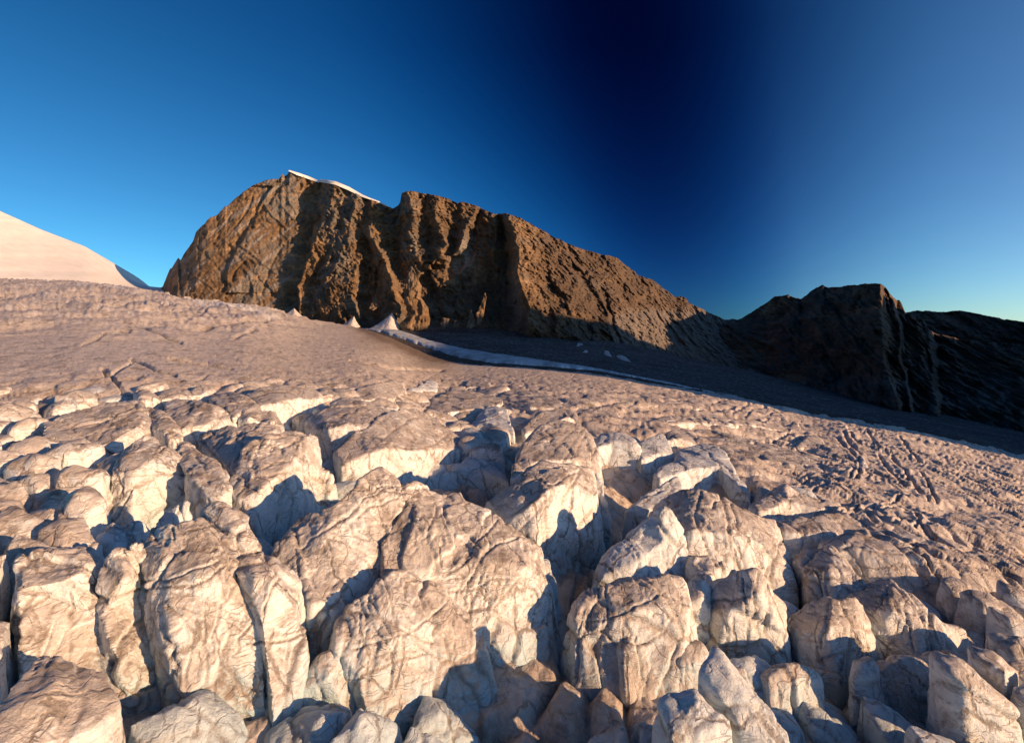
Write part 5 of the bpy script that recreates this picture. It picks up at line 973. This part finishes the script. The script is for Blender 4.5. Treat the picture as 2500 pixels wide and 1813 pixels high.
for k, (sx, sy) in enumerate(sites):
    pz = float(plane_z(sx, sy)); px, py = px_of(sx, sy, pz)
    if px < -120 or px > 2620 or py > 1960: continue
    br = float(broken(np.array(px), np.array(py)))
    if br < .08: continue
    drop = float(floor_drop(np.array([px]), np.array([py]))[0])
    frac = 0.0 if not len(TRI) else np.mean([covered(sx+dx, sy+dy) for dx, dy in ((0, 0), (1.4, 0), (-1.4, 0), (0, 1.4), (0, -1.4))])
    wide = 0 if sy > 125 or not len(TRI) else np.mean([covered(sx+dx, sy+dy) for dx, dy in ((2.6, 0), (-2.6, 0), (0, 2.8), (0, -2.8))])
    if frac > .5: continue
    inside_traced = frac > 0
    if (inside_traced or wide > .3) and sy < 125: continue
    if sy > 105 and px > 1230 and px < 2250 and py < 1190: continue
    if 1130 < px < 1345 and 1380 < py < 1800: continue
    if 1345 <= px < 1500 and py > 1230 and py < 1800: continue
    if 990 < px < 1260 and 1090 < py < 1230: continue
    if 1325 < px < 1500 and py > 1230 and py < 1700: continue
    far = sy > 125
    cs = cellsize(sy); R = cs*1.3
    poly = [(sx-R, sy-R), (sx+R, sy-R), (sx+R, sy+R), (sx-R, sy+R)]
    d = np.hypot(sites[:, 0]-sx, sites[:, 1]-sy)
    for j in np.where((d > 0) & (d < 3*R))[0]:
        q = sites[j]; n = (q[0]-sx, q[1]-sy); c = (q[0]**2+q[1]**2-sx**2-sy**2)/2-.08*d[j]
        poly = clip_poly(poly, n, c)
        if len(poly) < 3: break
    if len(poly) < 3: continue
    edge_out = px < 190 or px > 2310 or py > 1680
    if edge_out: top = rng.uniform(-1.5, .8) if py < 1700 else rng.uniform(-5.5, -3.2) if not 1130 < px < 1520 else -8.5
    elif far: top = rng.uniform(-1.4, .35)*(.4+.6*br)
    else: top = -drop*rng.uniform(.5, .8)
    if (not far) and py > 1500 and not edge_out: top -= 1.0
    if not far and not edge_out and px > 1380 and px < 1500 and py > 1200: top = -drop-.5      # the smooth valley floor stays open
    if not far and not edge_out and px > 1340 and px < 1420 and py > 1380: continue
    nP = len(poly); tl = (rng.uniform(-.25, .25), rng.uniform(-.1, .35))
    T = []; Bt = []
    for (a, b) in poly:
        z0 = float(plane_z(a, b)); T.append((a+(sx-a)*.18, b+(sy-b)*.18, z0+top-.5+tl[0]*(a-sx)+tl[1]*(b-sy))); Bt.append((a-(sx-a)*.12, b-(sy-b)*.12, z0-max(drop, 1.0)-2.5))
    ctr = (sx+rng.uniform(-.5, .5), sy+rng.uniform(-.5, .5), pz+top+rng.uniform(.2, 1.1))
    V = T+Bt+[ctr, (sx, sy, pz-max(drop, 1)-2.5)]
    F = [(i, (i+1) % nP, 2*nP) for i in range(nP)]+[(i, i+nP, (i+1) % nP+nP, (i+1) % nP) for i in range(nP)]+[((i+1) % nP+nP, i+nP, 2*nP+1) for i in range(nP)]
    ob = finish(np.array(V), F, "ice_block", max(.2, sy*.0055), 200+k, .8 if sy < 120 else .6, mat=ICE if ((edge_out and py < 1680) or far) else ICE2)
    if ob is None: continue
    NFILL += 1; NTRI += 2*len(ob.data.polygons)
    zone = 'bottom' if py > 1680 else 'far' if far else 'left' if px < 190 else 'right' if px > 2310 else 'sunken'
    FILLS.append((ob, zone, px, py, cs*FPX/sy))
ORDN = ['', 'second', 'third', 'fourth', 'fifth', 'sixth', 'seventh', 'eighth', 'ninth', 'tenth', 'eleventh', 'twelfth', 'thirteenth', 'fourteenth', 'fifteenth', 'sixteenth', 'seventeenth', 'eighteenth', 'nineteenth', 'twentieth']
GRP = {'bottom': "low blocks along the bottom edge", 'far': "small blocks in the far crevasses", 'left': "blocks at the left margin", 'right': "blocks at the right margin", 'sunken': "sunken blocks in the crevasses"}
def nick(label):
    out = []
    for w in label.replace(',', ' ,').split():
        if w in (',', 'with', 'behind', 'beside', 'at', 'below', 'above', 'between', 'in', 'of', 'right', 'left', 'under', 'a', 'over', 'standing', 'streaked', 'running') and len(out) > 2: break
        out.append(w)
    return ' '.join(out[:6])
NK = {}
for lb, x, y, o_ in LANDMARKS: NK.setdefault(nick(lb), []).append((x, y))
OKN = [(k, v[0][0], v[0][1]) for k, v in NK.items() if len(v) == 1]
byk = {}
for ob, zone, px, py, w in FILLS:
    d = sorted((math.hypot(px-x, (py-y)*1.3), k, x, y) for k, x, y in OKN)[0]
    dx, dy = px-d[2], py-d[3]; hor = 'left' if dx < 0 else 'right'
    if abs(dx) > 2.2*abs(dy): rel = 'straight %s of' % hor
    elif abs(dy) > 2.2*abs(dx): rel = 'behind' if dy < 0 else 'in front of'
    else: rel = ('behind and %s of' if dy < 0 else 'in front and %s of') % hor
    base = {'bottom': 'low ice block', 'far': 'small ice block', 'left': 'margin ice block', 'right': 'margin ice block', 'sunken': 'sunken ice block'}[zone]
    byk.setdefault((base, rel, d[1]), []).append((d[0], ob, zone))
for (base, rel, nk_), lst in byk.items():
    lst.sort(key=lambda t: t[0])
    for i, (dd, ob, zone) in enumerate(lst):
        pre = ('nearest ' if len(lst) > 1 else '') if i == 0 else (ORDN[i]+' nearest ' if i < len(ORDN) else 'distant ')
        tag(ob, ' '.join((pre+base+' '+rel+' the '+nk_).split()[:16]), "ice block", GRP[zone])
print("fill", NFILL, "tris", NTRI)
print("total triangles", sum(sum(len(p.vertices)-2 for p in o.data.polygons) for o in scene.objects if o.type == 'MESH'))
